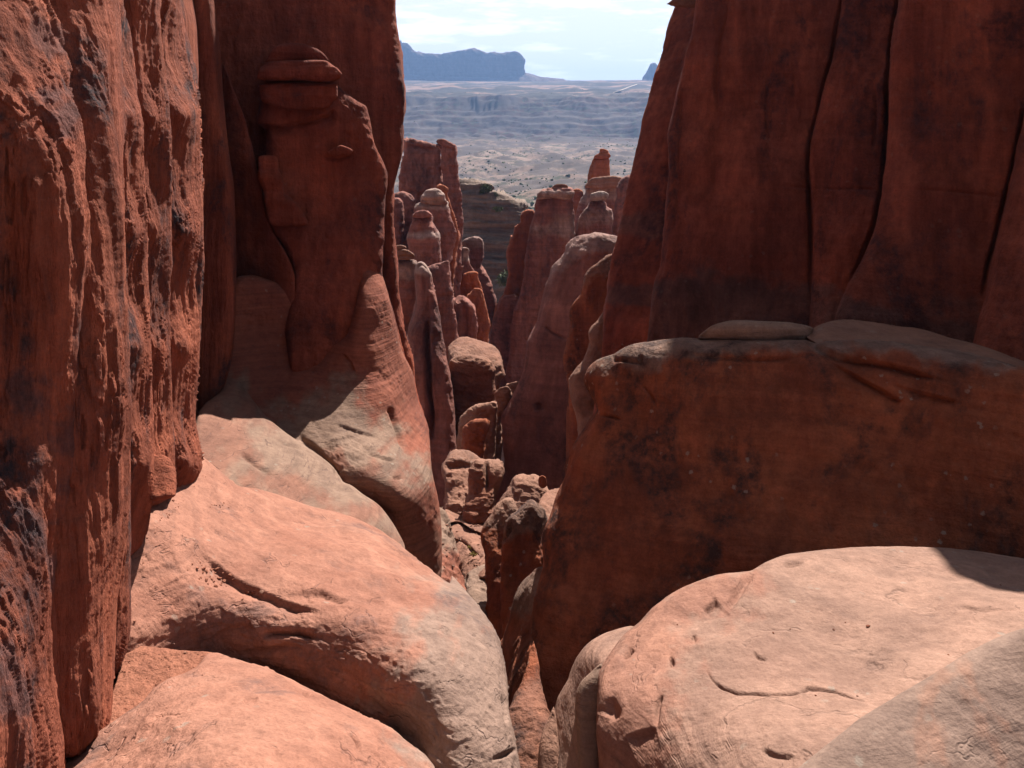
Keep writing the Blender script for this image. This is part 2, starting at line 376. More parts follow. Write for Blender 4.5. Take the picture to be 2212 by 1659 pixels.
    ou = n('ShaderNodeOutputMaterial'); lk(bs.outputs[0], ou.inputs['Surface'])
    return m
M_NEAR = rock_mat('grey_pink_slickrock', (.35, .232, .178), (.30, .20, .155), (.16, .10, .085), (.46, .23, .15), (.40, .20, .135), mixs=1.4, streak=.1, var=.2, varlo=.58, lichen=.6, strata=.35, stz=15, bedb=2, grain=.17, bump=.35, bedtilt=(.08, .1), lines=.1)
M_DOME = rock_mat('orange_slickrock', (.50, .245, .168), (.39, .172, .115), (.10, .075, .075), (.365, .25, .193), (.315, .215, .168), mixs=.8, streak=.15, var=.55, varlo=.54, lichen=.5, strata=.30, stz=13, bedb=2.2, grain=.19, bump=.5, lines=.25, lmap=(1.3, 1.3, 5))
M_DOMER = rock_mat('pale_slickrock', (.45, .262, .19), (.37, .222, .163), (.16, .10, .085), (.46, .22, .145), (.38, .18, .125), mixs=.9, streak=.1, var=.3, varlo=.58, lichen=.6, strata=.42, stz=15, bedb=2.2, grain=.17, bump=.45, bedtilt=(.08, .1), lines=.2, lmap=(.4, .4, 8))
M_RIDGE = rock_mat('grey_tan_slickrock', (.36, .235, .17), (.31, .20, .145), (.14, .08, .07), (.40, .14, .085), (.30, .10, .064), mixs=.9, streak=.12, var=.25, varlo=.58, lichen=.6, strata=.42, stz=14, bedb=2.2, grain=.17, bump=.4, bedtilt=(.35, .3), lines=.6, lmap=(.5, .5, 11))
M_LEFT = rock_mat('fluted_red_sandstone', (.48, .152, .085), (.33, .098, .058), (.075, .055, .058), (.15, .105, .11), (.09, .068, .075), mixs=.7, streak=.7, var=1.0, varlo=.50, lichen=.0, strata=.1, bump=1.0, gmap=(1, 1, .22), gw=1.0, grain=.17, stretch=.1, sc=1.15)
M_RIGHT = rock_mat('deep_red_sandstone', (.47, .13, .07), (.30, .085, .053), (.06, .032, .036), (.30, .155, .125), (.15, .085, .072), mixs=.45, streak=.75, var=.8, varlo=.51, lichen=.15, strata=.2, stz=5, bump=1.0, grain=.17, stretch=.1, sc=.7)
M_BLOCK = rock_mat('brown_red_sandstone', (.45, .148, .068), (.28, .09, .047), (.07, .04, .034), (.33, .23, .175), (.28, .19, .15), mixs=.6, streak=.55, var=.95, varlo=.49, lichen=.7, strata=.3, bump=.9, stretch=.2, stz=9, bedb=1.4, grain=.17)
M_HOOD = rock_mat('mauve_red_sandstone', (.45, .205, .16), (.31, .13, .104), (.10, .055, .055), (.58, .47, .41), (.50, .38, .32), mixs=.5, streak=.6, var=.7, varlo=.5, lichen=.15, strata=.45, bump=.8, sc=.45, stretch=.14)
M_ORANGE = rock_mat('orange_red_sandstone', (.46, .15, .07), (.38, .12, .06), (.13, .07, .06), (.40, .30, .24), (.36, .25, .2), mixs=.3, streak=.45, var=.35, lichen=.1, strata=.3, bump=.5, sc=.4)
M_BOULD = rock_mat('tan_red_boulder', (.41, .225, .155), (.34, .165, .11), (.12, .075, .065), (.36, .15, .085), (.30, .12, .075), mixs=.35, streak=.3, var=.4, lichen=.3, strata=.3, bump=.6, sc=.5)
M_LAYER = rock_mat('layered_tan_sandstone', (.36, .27, .21), (.22, .155, .125), (.05, .05, .035), mixs=.12, streak=.1, var=.6, varlo=.54, lichen=.1, strata=.8, bump=.7, sc=.22)
M_FAR = rock_mat('distant_red_sandstone', (.17, .105, .085), (.13, .08, .07), (.08, .06, .05), mixs=.02, streak=.5, var=.3, lichen=0, strata=.4, bump=.4, sc=.02)
M_SAND = rock_mat('red_sand', (.44, .175, .105), (.38, .15, .09), (.25, .09, .06), mixs=3, streak=0, var=.4, lichen=0, strata=0, bump=.8, grain=.3)

# NOISE presets (metres)
def nz_dome(a=1): return [('lump', .09 * a, 1.7), ('rough', .012 * a, .3), ('bed', .012 * a, .10, .15, .2), ('pit', .012 * a, .25)]
def nz_fin(a=1, strata=.2): return [('lump', .6 * a, 4), ('flute', .34 * a, 2.0, 5), ('step', .12 * a, 1.6, 2.5), ('strata', strata * a, .9), ('mstep', .10 * a, .7, 2, .2), ('rough', .13 * a, .6)]
def nz_wall(a=1): return [('lump', .22 * a, 3.5), ('flute', .12 * a, 1.1, 6), ('flake', .035 * a, .5, 5), ('rough', .02 * a, .3)]
# ================================================================== SETTING: one ground sheet, canyon floor to the far plateau
def build_ground():
    az = np.unique(np.r_[np.linspace(-180, -30, 60), np.linspace(-30, -9, 100), np.linspace(-9, 11, 620), np.linspace(11, 30, 90), np.linspace(30, 180, 60)])
    rr = np.unique(np.r_[np.geomspace(1.5, 300, 170), np.geomspace(300, 1500, 230), np.linspace(1500, 2700, 170), np.geomspace(2700, 9000, 110)])
    A, Rr = np.meshgrid(np.radians(az), rr); X = Rr * np.sin(A); Y = Rr * np.cos(A)
    p = np.c_[X.ravel(), Y.ravel(), np.zeros(X.size)]; r = Rr.ravel()
    rim = 1 + .10 * fbm(p / 900, 3) + .035 * fbm(p / 160, 4)          # plateau edge wanders
    reff = r / np.where(r > 900, 1 + (rim - 1) * np.clip((r - 900) / 600, 0, 1) * np.clip((4200 - r) / 1500, 0, 1), 1)
    z = zground(reff)
    # benches on the scarp
    zb = z / 13.0; fl = np.floor(zb); tt = np.clip((zb - fl) / .45, 0, 1); bench = (fl + tt * tt * (3 - 2 * tt)) * 13
    wb = np.clip((r - 1600) / 200, 0, 1) * np.clip((2500 - r) / 200, 0, 1) * .8; z = z * (1 - wb) + bench * wb
    z += np.clip((r - 220) / 300, 0, 1) * np.clip((1700 - r) / 500, 0, 1) * (13 * fbm(p / 150 + 3, 4) + 8 * np.abs(fbm(p / 80, 3)))
    z += np.clip((r - 1300) / 400, 0, 1) * (9 * fbm(p / 130, 4)) * np.clip((6000 - r) / 4000, .2, 1)
    z += .18 * fbm(p / 1.7, 4) * np.clip((120 - r) / 60, 0, 1)
    v = np.c_[p[:, 0], p[:, 1], z]; nr, na = A.shape
    idx = np.arange(nr * na).reshape(nr, na)
    q = np.c_[idx[:-1, :-1].ravel(), idx[:-1, 1:].ravel(), idx[1:, 1:].ravel(), idx[1:, :-1].ravel()]
    return v, q
m = bpy.data.materials.new('desert_ground'); m.use_nodes = True; t = m.node_tree; bs = t.nodes['Principled BSDF']; lk = t.links.new
bs.inputs['Roughness'].default_value = .95; bs.inputs['Specular IOR Level'].default_value = .05
pos = t.nodes.new('ShaderNodeNewGeometry').outputs['Position']
def gn(scale, det=6, rough=.65, ms=None):
    x = t.nodes.new('ShaderNodeTexNoise'); x.inputs['Scale'].default_value = scale; x.inputs['Detail'].default_value = det; x.inputs['Roughness'].default_value = rough
    if ms:
        q = t.nodes.new('ShaderNodeMapping'); q.inputs['Scale'].default_value = ms; lk(pos, q.inputs['Vector']); lk(q.outputs[0], x.inputs['Vector'])
    else: lk(pos, x.inputs['Vector'])
    return x.outputs['Fac']
def gmr(v, a, b, c=0, d=1):
    x = t.nodes.new('ShaderNodeMapRange'); x.inputs['From Min'].default_value = a; x.inputs['From Max'].default_value = b; x.inputs['To Min'].default_value = c; x.inputs['To Max'].default_value = d
    lk(v, x.inputs['Value']); return x.outputs[0]
def gmix(f, a, b):
    x = t.nodes.new('ShaderNodeMix'); x.data_type = 'RGBA'
    for k, v in (('Factor', f), ('A', a), ('B', b)):
        if isinstance(v, float): x.inputs[k].default_value = v
        elif isinstance(v, tuple): x.inputs[k].default_value = v + (1,)
        else: lk(v, x.inputs[k])
    return x.outputs['Result']
sep = t.nodes.new('ShaderNodeSeparateXYZ'); lk(pos, sep.inputs[0])
sand = gmix(gmr(gn(.012), .38, .62), (.20, .145, .12), (.14, .095, .078))
scarp = gmix(gmr(gn(.02, 7, .7, (.5, .5, 5)), .4, .6), (.028, .019, .018), (.08, .048, .04))  # shade of the steep escarpment is put into its very dark colour
far = gmix(gmr(sep.outputs['Y'], 1500, 1750), sand, scarp)
scrub = gmr(gn(.05, 9, .75), .50, .57)
far = gmix(scrub, far, (.05, .05, .036))
scrub_shade = gmr(gn(.02, 8, .72, (1, .5, 1)), .45, .54); far = gmix(scrub_shade, far, (.075, .06, .055))  # broad dark patches: scrub, plus hill shadows put into the ground colour
plate = gmix(gmr(gn(.006, 8, .72, (.6, 1.6, 1)), .50, .56), (.05, .042, .034), (.2, .13, .1))
far = gmix(gmr(sep.outputs['Y'], 2150, 2300), far, plate)
near = gmix(gmr(gn(.6), .35, .65), (.25, .14, .10), (.2, .10, .07))
col = gmix(gmr(sep.outputs['Y'], 95, 180), near, far)
lk(col, bs.inputs['Base Color'])
bp = t.nodes.new('ShaderNodeBump'); bp.inputs['Strength'].default_value = .6; bp.inputs['Distance'].default_value = .3; lk(gn(1.2, 8), bp.inputs['Height']); lk(bp.outputs[0], bs.inputs['Normal'])
M_GROUND = m
gv_, gq_ = build_ground()
ground = mesh_np('terrain', gv_, gq_, M_GROUND); ground['kind'] = 'structure'; ground['label'] = 'desert ground from canyon floor to far plateau'

# ================================================================== FAR: mesa, butte
ms_ = relief('mesa', C1((60, 330), (100, 180), (140, 130), (163, 118), (172, 100), (178, 120), (190, 118), (215, 122), (235, 140), (248, 165), (290, 182), (360, 188), (440, 192), (500, 182), (580, 168), (650, 156), (700, 168), (745, 188), (790, 180), (830, 186), (880, 177), (945, 176), (975, 200), (998, 235), (992, 290), (1000, 330), (960, 380), (600, 400), (200, 400)),
       4300, 9, M_FAR, asp=1.5, back=260, s=1.3, edge=.8, noise=[('flute', 14, 70, 5), ('strata', 3, 30), ('rough', 4, 30)], label='long flat-topped mesa on the far skyline, blue with haze', cat='mesa', group='far skyline rocks')
bt_ = relief('butte', C1((1765, 380), (1790, 330), (1810, 300), (1828, 258), (1845, 250), (1862, 256), (1880, 275), (1915, 290), (1950, 330), (1990, 400), (1900, 430), (1780, 410)),
       4200, 10, M_FAR, asp=1.5, back=120, s=1.4, noise=[('lump', 6, 70), ('flute', 6, 30, 4), ('rough', 5, 25)], label='small stepped butte on the skyline beside the tall canyon wall', cat='butte', group='far skyline rocks')

relief('talus_slope', C1((100, 420), (120, 350), (180, 318), (300, 322), (450, 330), (600, 338), (760, 345), (900, 340), (985, 318), (1030, 322), (1080, 338), (1150, 348), (1260, 362), (1300, 400), (1280, 430)), [(1000, 165, 4270), (1000, 195, 4130)], 8, M_FAR, asp=4, back=100, s=1.5, edge=.9, noise=[('flute', 5, 50, 3), ('rough', 3, 25)], parent=ms_)
relief('talus_slope', C1((1690, 400), (1740, 380), (1775, 362), (1800, 345), (1850, 335), (1920, 345), (2000, 380), (2040, 430), (1720, 430)), [(1400, 170, 4180), (1400, 190, 4080)], 7, M_FAR, asp=4, back=80, s=1.4, edge=.9, noise=[('rough', 3, 25)], parent=bt_)
# ================================================================== layered ledge ridge behind the towers
relief('layered_ridge', C1((300, 1060), (420, 1020), (552, 1025), (600, 1028), (660, 1040), (720, 1050), (768, 1078), (778, 1122), (850, 1138), (940, 1162), (998, 1182), (1008, 1206), (990, 1225), (1060, 1290), (1200, 1400), (1240, 1700), (1240, 2050), (300, 2050)),
       [(900, 500, 136), (1130, 480, 130), (1000, 680, 127)], 16, M_LAYER, asp=2, back=30, s=2, noise=[('lump', 1.2, 12), ('strata', 1.3, 2.2), ('strata', .6, .9), ('rough', .35, 2.5)],
       label='dark layered ledge ridge with bushes behind the central towers', cat='rock ridge')

# ================================================================== central towers, left side
G_T = 'sandstone towers of the maze'
def base(Y, ul, ur): return [(ur, gv(Y) + 25), (ul, gv(Y) + 25)]
relief('sandstone_block', C1((195, 762), (235, 745), (290, 765), (340, 778), (400, 798), (432, 818), (432, 870), (442, 950), (458, 1060), (475, 1150)) + base(78, 965, 845) + C1((155, 1250), (162, 1000), (172, 920), (188, 850)),
       78, 11, M_HOOD, back=9, s=2, noise=nz_fin(.7) , cracks=[(C1((195, 790), (300, 800), (420, 835)), 2, .35, 'r')], label='broad flat-topped red block beside the shadowed left wall', cat='rock tower', group=G_T)
t_ = relief('sandstone_column', C1((435, 830), (405, 805), (410, 790), (470, 795), (530, 800), (538, 830), (540, 900), (547, 960), (566, 1100), (584, 1260), (588, 1340), (576, 1420), (575, 1600)) + C2((655, 300), (642, 400), (645, 500), (690, 560), (720, 900)) + base(72, 1020, 940) + C1((440, 1500), (450, 1200)),
       72, 12, M_HOOD, back=6, s=2, noise=nz_fin(.6), label='slender square column with a tilted slab on top', cat='rock tower', group=G_T)
relief('cap_slab', C1((400, 778), (418, 758), (460, 756), (510, 778), (534, 798), (530, 822), (480, 812), (440, 800)), 71.8, 5, M_HOOD, back=5, s=1.6, noise=[('rough', .1, 1), ('strata', .12, .5)], parent=t_)
t_ = relief('hoodoo', C1((300, 1175), (280, 1182), (266, 1220), (290, 1300), (400, 1300), (300, 1800)) + base(62, 900, 1010) + C2((600, 900), (592, 760), (575, 560), (545, 300)) + C1((500, 1520), (530, 1450), (545, 1380), (528, 1325), (500, 1262), (492, 1200), (482, 1178), (440, 1160), (350, 1155)),
       62, 16, M_HOOD, back=7, s=2, noise=nz_fin(.55), zones=[(C1((250, 1150), (520, 1150), (520, 1215), (250, 1215)), .75, 8)], label='tall hoodoo with a smooth bread-loaf dome cap', cat='hoodoo', group=G_T)
relief('cap_rock', C1((300, 1178), (308, 1145), (325, 1108), (350, 1090), (400, 1085), (440, 1098), (460, 1128), (470, 1158), (480, 1185), (400, 1192)), 61.5, 14, M_HOOD, back=4, s=1.6, noise=[('rough', .08, .9), ('strata', .1, .6)], zones=[(C1((280, 1060), (500, 1060), (500, 1165), (280, 1165)), .7, 8)], parent=t_)
relief('hoodoo', C1((408, 1075), (425, 1058), (460, 1066), (484, 1088), (478, 1110), (500, 1180), (540, 1300), (560, 1400), (540, 1500)) + base(66, 985, 945) + C1((430, 1300), (455, 1110)), 66, 8, M_ORANGE, back=3, s=1.6, noise=nz_fin(.4), label='thin red hoodoo with a leaning cap behind the domed hoodoo', cat='hoodoo', group=G_T)
t_ = relief('hoodoo', C1((262, 1268), (380, 1265), (380, 1305), (402, 1340), (425, 1382), (434, 1440), (440, 1540), (436, 1590), (400, 1620)) + C2((430, 330), (420, 500)) + base(56, 950, 890) + C2((250, 290), (232, 200)) + C1((222, 1480), (215, 1420), (226, 1350), (246, 1302), (247, 1280)),
       56, 20, M_HOOD, back=4, s=1.8, noise=nz_fin(.4), zones=[(C1((200, 1375), (440, 1365), (440, 1425), (200, 1415)), .7, 7)], label='jar-shaped hoodoo with a pale collar and flat lid', cat='hoodoo', group=G_T)
relief('cap_rock', C1((250, 1262), (270, 1238), (310, 1230), (352, 1236), (379, 1256), (377, 1275), (300, 1280), (252, 1278)), 55.6, 6, M_HOOD, back=2.5, s=1.5, noise=[('rough', .08, .9)], parent=t_)
t_ = relief('hoodoo', C2((60, 270), (150, 258), (300, 262), (324, 310), (325, 440), (312, 560), (292, 640), (262, 720), (242, 790), (230, 1000)) + base(47, 885, 830) + C2((40, 800)), 47, 22, M_HOOD, back=4, s=2, noise=nz_fin(.35), zones=[(C2((60, 240), (330, 240), (330, 400), (60, 400)), .6, 9)], label='hoodoo with two stacked flat cap stones beside the shadowed left wall', cat='hoodoo', group=G_T)
relief('cap_stone', C2((110, 235), (148, 212), (180, 186), (215, 178), (250, 188), (288, 212), (297, 240), (280, 256), (200, 262), (110, 262)), 46.6, 11, M_BOULD, back=2, s=1.6, noise=[('rough', .05, .8), ('strata', .08, .5)], parent=t_)
relief('cap_stone', C2((90, 180), (140, 155), (185, 148), (225, 156), (232, 172), (215, 185), (170, 192), (100, 196)), 46.8, 8, M_BOULD, back=1.5, s=1.5, noise=[('rough', .05, .8)], parent=t_)
relief('hoodoo', C1((60, 1160), (120, 1148), (158, 1150), (180, 1175), (190, 1230), (192, 1320), (180, 1390), (172, 1470), (175, 1600)) + base(60, 868, 820), 66, 10, M_HOOD, back=3, s=1.8, noise=nz_fin(.5), label='rounded dark hoodoo half hidden by the shadowed left wall', cat='hoodoo', group=G_T)
relief('rock_dome', C1((100, 1130), (180, 1105), (240, 1120), (268, 1170), (280, 1300)) + base(70, 905, 830), 70, 14, M_HOOD, back=4, s=2, noise=nz_fin(.5), label='low grey-red rock dome at the foot of the broad block', cat='rock tower', group=G_T)
relief('sandstone_fin', C2((300, 330), (312, 285), (340, 276), (385, 302), (412, 352), (420, 400), (436, 480), (462, 590), (474, 640), (490, 760), (510, 850), (530, 980), (552, 1090), (562, 1200), (576, 1330), (586, 1480), (592, 1650), (600, 1900)) + [(1000, 1220), (900, 1220)] + C2((320, 1500), (260, 1000), (240, 790), (280, 680), (310, 560)),
       [(915, 570, 40), (980, 990, 37)], 18, M_HOOD, asp=1.3, back=6, s=2, noise=[('lump', .25, 3), ('flute', .22, 1.2, 6), ('rough', .06, .8)], cracks=[(C2((385, 690), (380, 820), (398, 1100), (410, 1350), (405, 1600)), 5, .8)], zones=[(C2((290, 260), (430, 260), (430, 390), (290, 360)), .7, 9)],
       label='tall dark split fin with a pale nub top left of the slot', cat='rock fin', group=G_T)
relief('sandstone_fin', C2((380, 320), (440, 290), (500, 268), (540, 262), (555, 400), (576, 560), (592, 700), (612, 800), (632, 860), (640, 1000)) + base(54, 990, 900), 54, 16, M_HOOD, back=5, s=2, noise=nz_fin(.5), label='mauve red fin below the domed and jar-shaped hoodoos', cat='rock fin', group=G_T)
relief('sandstone_fin', K12((690, 900), (700, 830), (745, 825), (790, 795), (835, 790), (900, 850), (955, 905), (978, 960), (975, 1000), (1000, 1080), (1014, 1190), (1000, 1300), (1010, 1500)) + base(58, 1010, 975), 58, 10, M_HOOD, asp=2, back=4, s=1.6,
       noise=[('flute', .5, 1.1, 8), ('rough', .08, .7)], label='low ribbed fin with pale sunlit ribs at the column foot', cat='rock fin', group=G_T)
relief('rock_spire', K12((830, 510), (870, 475), (930, 458), (1000, 455), (1028, 480), (1035, 540), (1070, 620), (1085, 700), (1100, 900)) + base(66, 1040, 990) + K12((800, 700)), 66, 8, M_ORANGE, back=3, s=1.6, noise=nz_fin(.35), label='bright orange blunt spire, taller of the orange pair', cat='rock spire', group=G_T)
relief('rock_spire', K12((870, 800), (940, 720), (985, 675), (1050, 670), (1090, 685), (1118, 750), (1140, 850), (1160, 960), (1185, 1080), (1200, 1170), (1180, 1290), (1170, 1400), (1180, 1550)) + base(62, 1045, 1000) + K12((920, 1200)), 62, 9, M_ORANGE, back=3.5, s=1.6, noise=nz_fin(.4), zones=[(K12((870, 850), (1220, 850), (1220, 1500), (870, 1500)), 0, 5)], label='dark-footed orange spire in front of the taller orange one', cat='rock spire', group=G_T)
t_ = relief('hoodoo', K12((800, 300), (826, 240), (824, 150), (912, 150), (915, 200), (905, 270), (925, 350), (985, 440), (1000, 520), (1000, 900)) + base(76, 1020, 985), 74, 7, M_HOOD, back=3, s=1.4, noise=nz_fin(.25), zones=[(K12((800, 120), (940, 120), (940, 310), (800, 310)), .9, 4)], label='small white-topped hoodoo between the column and orange spires', cat='hoodoo', group=G_T)
relief('cap_slab', K12((826, 150), (828, 134), (860, 128), (893, 138), (912, 150), (908, 162), (830, 162)), 73.8, 4, M_HOOD, back=2, s=1.2, zones=[(K12((800, 100), (940, 100), (940, 200), (800, 200)), 1, 3)], parent=t_)
relief('rock_tower', K12((830, 60), (870, 25), (950, -10), (1040, -12), (1085, 20), (1110, 100), (1108, 200), (1090, 300), (1085, 370), (1150, 480), (1200, 580), (1235, 700), (1282, 840), (1270, 930), (1250, 1000), (1240, 1150)) + base(88, 1060, 1000) + K12((900, 700)), 88, 13, M_HOOD, back=5, s=1.8, noise=nz_fin(.5), zones=[(K12((820, -30), (1120, -30), (1120, 130), (820, 120)), .6, 6)], label='grey-headed leaning tower in front of the layered ridge', cat='rock tower', group=G_T)

# ================================================================== central towers, right side
relief('sandstone_fin', C1((985, 1236), (1020, 1225), (1052, 1230), (1066, 1300), (1060, 1659)) + C2((1060, 900), (1060, 1100)) + base(84, 1105, 1060) + C2((850, 840), (872, 700), (892, 610), (930, 540), (950, 510), (970, 430), (985, 360), (980, 300), (970, 200), (984, 150), (1004, 80)) + C1((915, 1400), (930, 1340), (962, 1312), (970, 1260)),
       84, 12, M_ORANGE, back=6, s=1.8, noise=nz_fin(.5, .06), label='glowing orange fin against the left flank of the capped tower', cat='rock fin', group=G_T)
t_ = relief('capped_tower', C1((1075, 1150), (1100, 1130), (1180, 1100), (1290, 1090), (1315, 1115), (1312, 1180), (1320, 1250), (1326, 1400), (1312, 1450)) + C2((1480, 300), (1480, 900), (1300, 1200)) + base(76, 1150, 1085) + C2((955, 1130), (985, 1000), (1000, 800), (1018, 640), (1062, 520), (1092, 400), (1118, 200)) + C1((1022, 1400), (1028, 1345), (1042, 1300), (1064, 1240), (1062, 1200)),
       76, 18, M_HOOD, back=8, s=2, noise=nz_fin(.6, .1), zones=[(C1((1040, 1310), (1330, 1290), (1330, 1400), (1040, 1400)), .55, 12)], label='tall central tower with a dark waist and thin layered cap', cat='rock tower', group=G_T)
relief('cap_rock', C1((1075, 1158), (1085, 1125), (1115, 1102), (1150, 1085), (1190, 1092), (1290, 1082), (1314, 1105), (1316, 1140), (1280, 1165), (1180, 1150), (1120, 1160)), 75, 10, M_HOOD, back=7, s=1.6, noise=[('strata', .25, .7), ('rough', .12, 1)], zones=[(C1((1060, 1110), (1330, 1110), (1330, 1170), (1060, 1170)), .8, 6)], parent=t_)
relief('cap_slab', C1((1140, 1092), (1178, 1070), (1200, 1058), (1240, 1055), (1280, 1064), (1282, 1082), (1250, 1090), (1190, 1095)), 75.5, 4, M_BOULD, back=4, s=1.4, noise=[('strata', .12, .5)], parent=t_)
relief('rock_dome', C2((845, 850), (868, 720), (892, 640), (925, 545), (965, 518), (1030, 510), (1070, 540), (1060, 800), (1040, 1100)) + base(80, 1090, 1055), 79, 14, M_HOOD, back=4, s=1.8, noise=nz_fin(.4), label='rounded dark knob at the foot of the orange fin', cat='rock tower', group=G_T)
t_ = relief('rock_tower', C1((1395, 1095), (1400, 1060), (1440, 1030), (1640, 1030), (1680, 1200), (1700, 1500)) + base(97, 1380, 1235) + C1((1330, 1400), (1332, 1260), (1345, 1205), (1365, 1150), (1390, 1120)), 97, 14, M_HOOD, back=8, s=2, noise=nz_fin(.5), zones=[(C1((1330, 1080), (1700, 1080), (1700, 1170), (1330, 1170)), .6, 10)], label='broad table-topped tower below the red spire', cat='rock tower', group=G_T)
relief('cap_rock', C1((1396, 1078), (1408, 1045), (1440, 1018), (1500, 1006), (1560, 1003), (1620, 1007), (1660, 1020), (1700, 1040), (1690, 1090), (1600, 1085), (1480, 1090)), 96, 9, M_BOULD, back=8, s=1.6, noise=[('strata', .15, .9), ('rough', .1, 1.2)], zones=[], parent=t_)
t_ = relief('rock_spire', C1((1452, 885), (1550, 880), (1556, 930), (1560, 1010), (1570, 1200)) + base(115, 1330, 1260) + C1((1400, 1150), (1408, 1050), (1414, 1000), (1427, 940), (1440, 905)), 115, 12, M_ORANGE, back=5, s=1.5, noise=nz_fin(.4), label='lone red spire with a crooked stacked cap against the valley', cat='rock spire', group=G_T)
relief('cap_stone', C1((1450, 888), (1455, 868), (1480, 855), (1520, 862), (1560, 866), (1558, 882), (1520, 888)), 114.5, 6, M_ORANGE, back=4, s=1.3, noise=[('rough', .1, 1)], parent=t_)
relief('cap_stone', C1((1478, 862), (1488, 845), (1492, 824), (1515, 820), (1550, 832), (1554, 850), (1562, 872), (1520, 872)), 114.8, 5, M_ORANGE, back=3, s=1.3, noise=[('strata', .2, .6)], parent=t_)
t_ = relief('hoodoo', C1((1425, 1172), (1470, 1160), (1510, 1162), (1534, 1182), (1540, 1206), (1572, 1222), (1580, 1245), (1592, 1300), (1600, 1450)) + base(82, 1340, 1240) + C1((1325, 1450), (1332, 1400), (1345, 1312), (1360, 1270), (1382, 1238), (1412, 1206)), 82, 15, M_HOOD, back=6, s=1.7, noise=nz_fin(.4), zones=[(C1((1320, 1235), (1600, 1220), (1600, 1330), (1320, 1330)), .45, 8)], label='mushroom hoodoo with a white flat cap on a thin neck', cat='hoodoo', group=G_T)
relief('cap_rock', C1((1424, 1145), (1436, 1118), (1480, 1104), (1522, 1103), (1550, 1120), (1551, 1140), (1530, 1158), (1500, 1166), (1440, 1166)), 81, 9, M_HOOD, back=4, s=1.4, noise=[('rough', .08, .9)], zones=[(C1((1400, 1080), (1580, 1080), (1580, 1180), (1400, 1180)), 1, 3)], parent=t_)
relief('rock_tower', C1((1580, 1400), (1582, 1260), (1600, 1160), (1608, 1070), (1632, 1025), (1680, 995), (1740, 1000), (1780, 1200), (1780, 1600)) + base(72, 1400, 1310), 72, 14, M_HOOD, back=5, s=1.8, noise=nz_fin(.5), label='grey-red shoulder half hidden behind the tall right wall', cat='rock tower', group=G_T)
relief('rock_tower', C1((1300, 1100), (1325, 1086), (1355, 1086), (1378, 1102), (1385, 1150), (1400, 1300)) + base(118, 1270, 1235) + C1((1310, 1250)), 118, 6, M_ORANGE, back=3, s=1.4, noise=nz_fin(.3), label='tiny red knob peeking out behind the capped tower', cat='rock tower', group=G_T)
relief('sandstone_fin', C2((1400, 205), (1412, 160), (1440, 112), (1480, 82), (1560, 70), (1620, 55), (1700, 58), (1775, 75), (1900, 130), (1960, 400), (1960, 1500), (1900, 1800)) + [(1330, 1130), (1190, 1130), (1050, 1100)] + C3((835, 380), (845, 320), (858, 250), (840, 100)) + C2((918, 1470), (922, 1390), (970, 1330), (1020, 1240), (1062, 1160), (1090, 1080), (1110, 960), (1122, 860), (1160, 780), (1192, 720), (1212, 640), (1232, 560), (1262, 440), (1290, 380), (1300, 320), (1330, 280), (1372, 240)),
       [(1270, 520, 40.5), (1100, 950, 39.5), (1250, 950, 38.5)], 30, M_HOOD, asp=1.0, back=10, s=2.2, noise=[('lump', .22, 5), ('flute', .08, 1.5, 8), ('rough', .025, .6), ('top', .10, .9, -6.5, 1)], cracks=[(C2((1255, 750), (1300, 790), (1340, 815), (1415, 845)), 3, .25), (C2((1205, 1310), (1215, 1370)), 7, .35)],
       zones=[(C2((1380, 30), (1800, 30), (1800, 200), (1560, 230), (1350, 330), (1270, 450), (1300, 250)), .45, 14)], label='great leaning slab fin right of the slot with a rough pale crest', cat='rock fin', group=G_T)
relief('sandstone_fin', C2((1760, 205), (1690, 240), (1622, 292), (1562, 342), (1540, 400), (1530, 452), (1520, 510), (1480, 560), (1446, 612), (1436, 680), (1450, 742), (1430, 800), (1410, 900), (1385, 965), (1392, 1060), (1412, 1130), (1428, 1240), (1412, 1400), (1405, 1650)) + [(1230, 1090), (1340, 1090)] + C2((1900, 1200), (1900, 400)),
       [(1290, 580, 33.8), (1250, 950, 33)], 26, M_BLOCK, back=6, s=2, noise=[('lump', .25, 3), ('flute', .10, 1.1, 7), ('rough', .03, .6), ('top', .10, .9, -6, 1)], zones=[(C2((1500, 150), (1800, 150), (1800, 330), (1600, 400), (1500, 450)), .5, 12)], label='knobbly shouldered fin between the great slab and right wall', cat='rock fin', group=G_T)
relief('rock_tower', C2((1750, 600), (1680, 642), (1640, 700), (1600, 742), (1570, 800), (1582, 860), (1530, 1000), (1462, 1080), (1425, 1140), (1440, 1250), (1480, 1400), (1500, 1600), (1500, 1800)) + [(1260, 1090), (1350, 1090)] + C2((1900, 1000)),
       [(1290, 700, 29), (1250, 950, 27.8)], 26, M_BOULD, back=5, s=2, noise=[('lump', .2, 2.5), ('rough', .06, .7)], label='greyish knob tucked against the tall right wall', cat='rock tower', group=G_T)

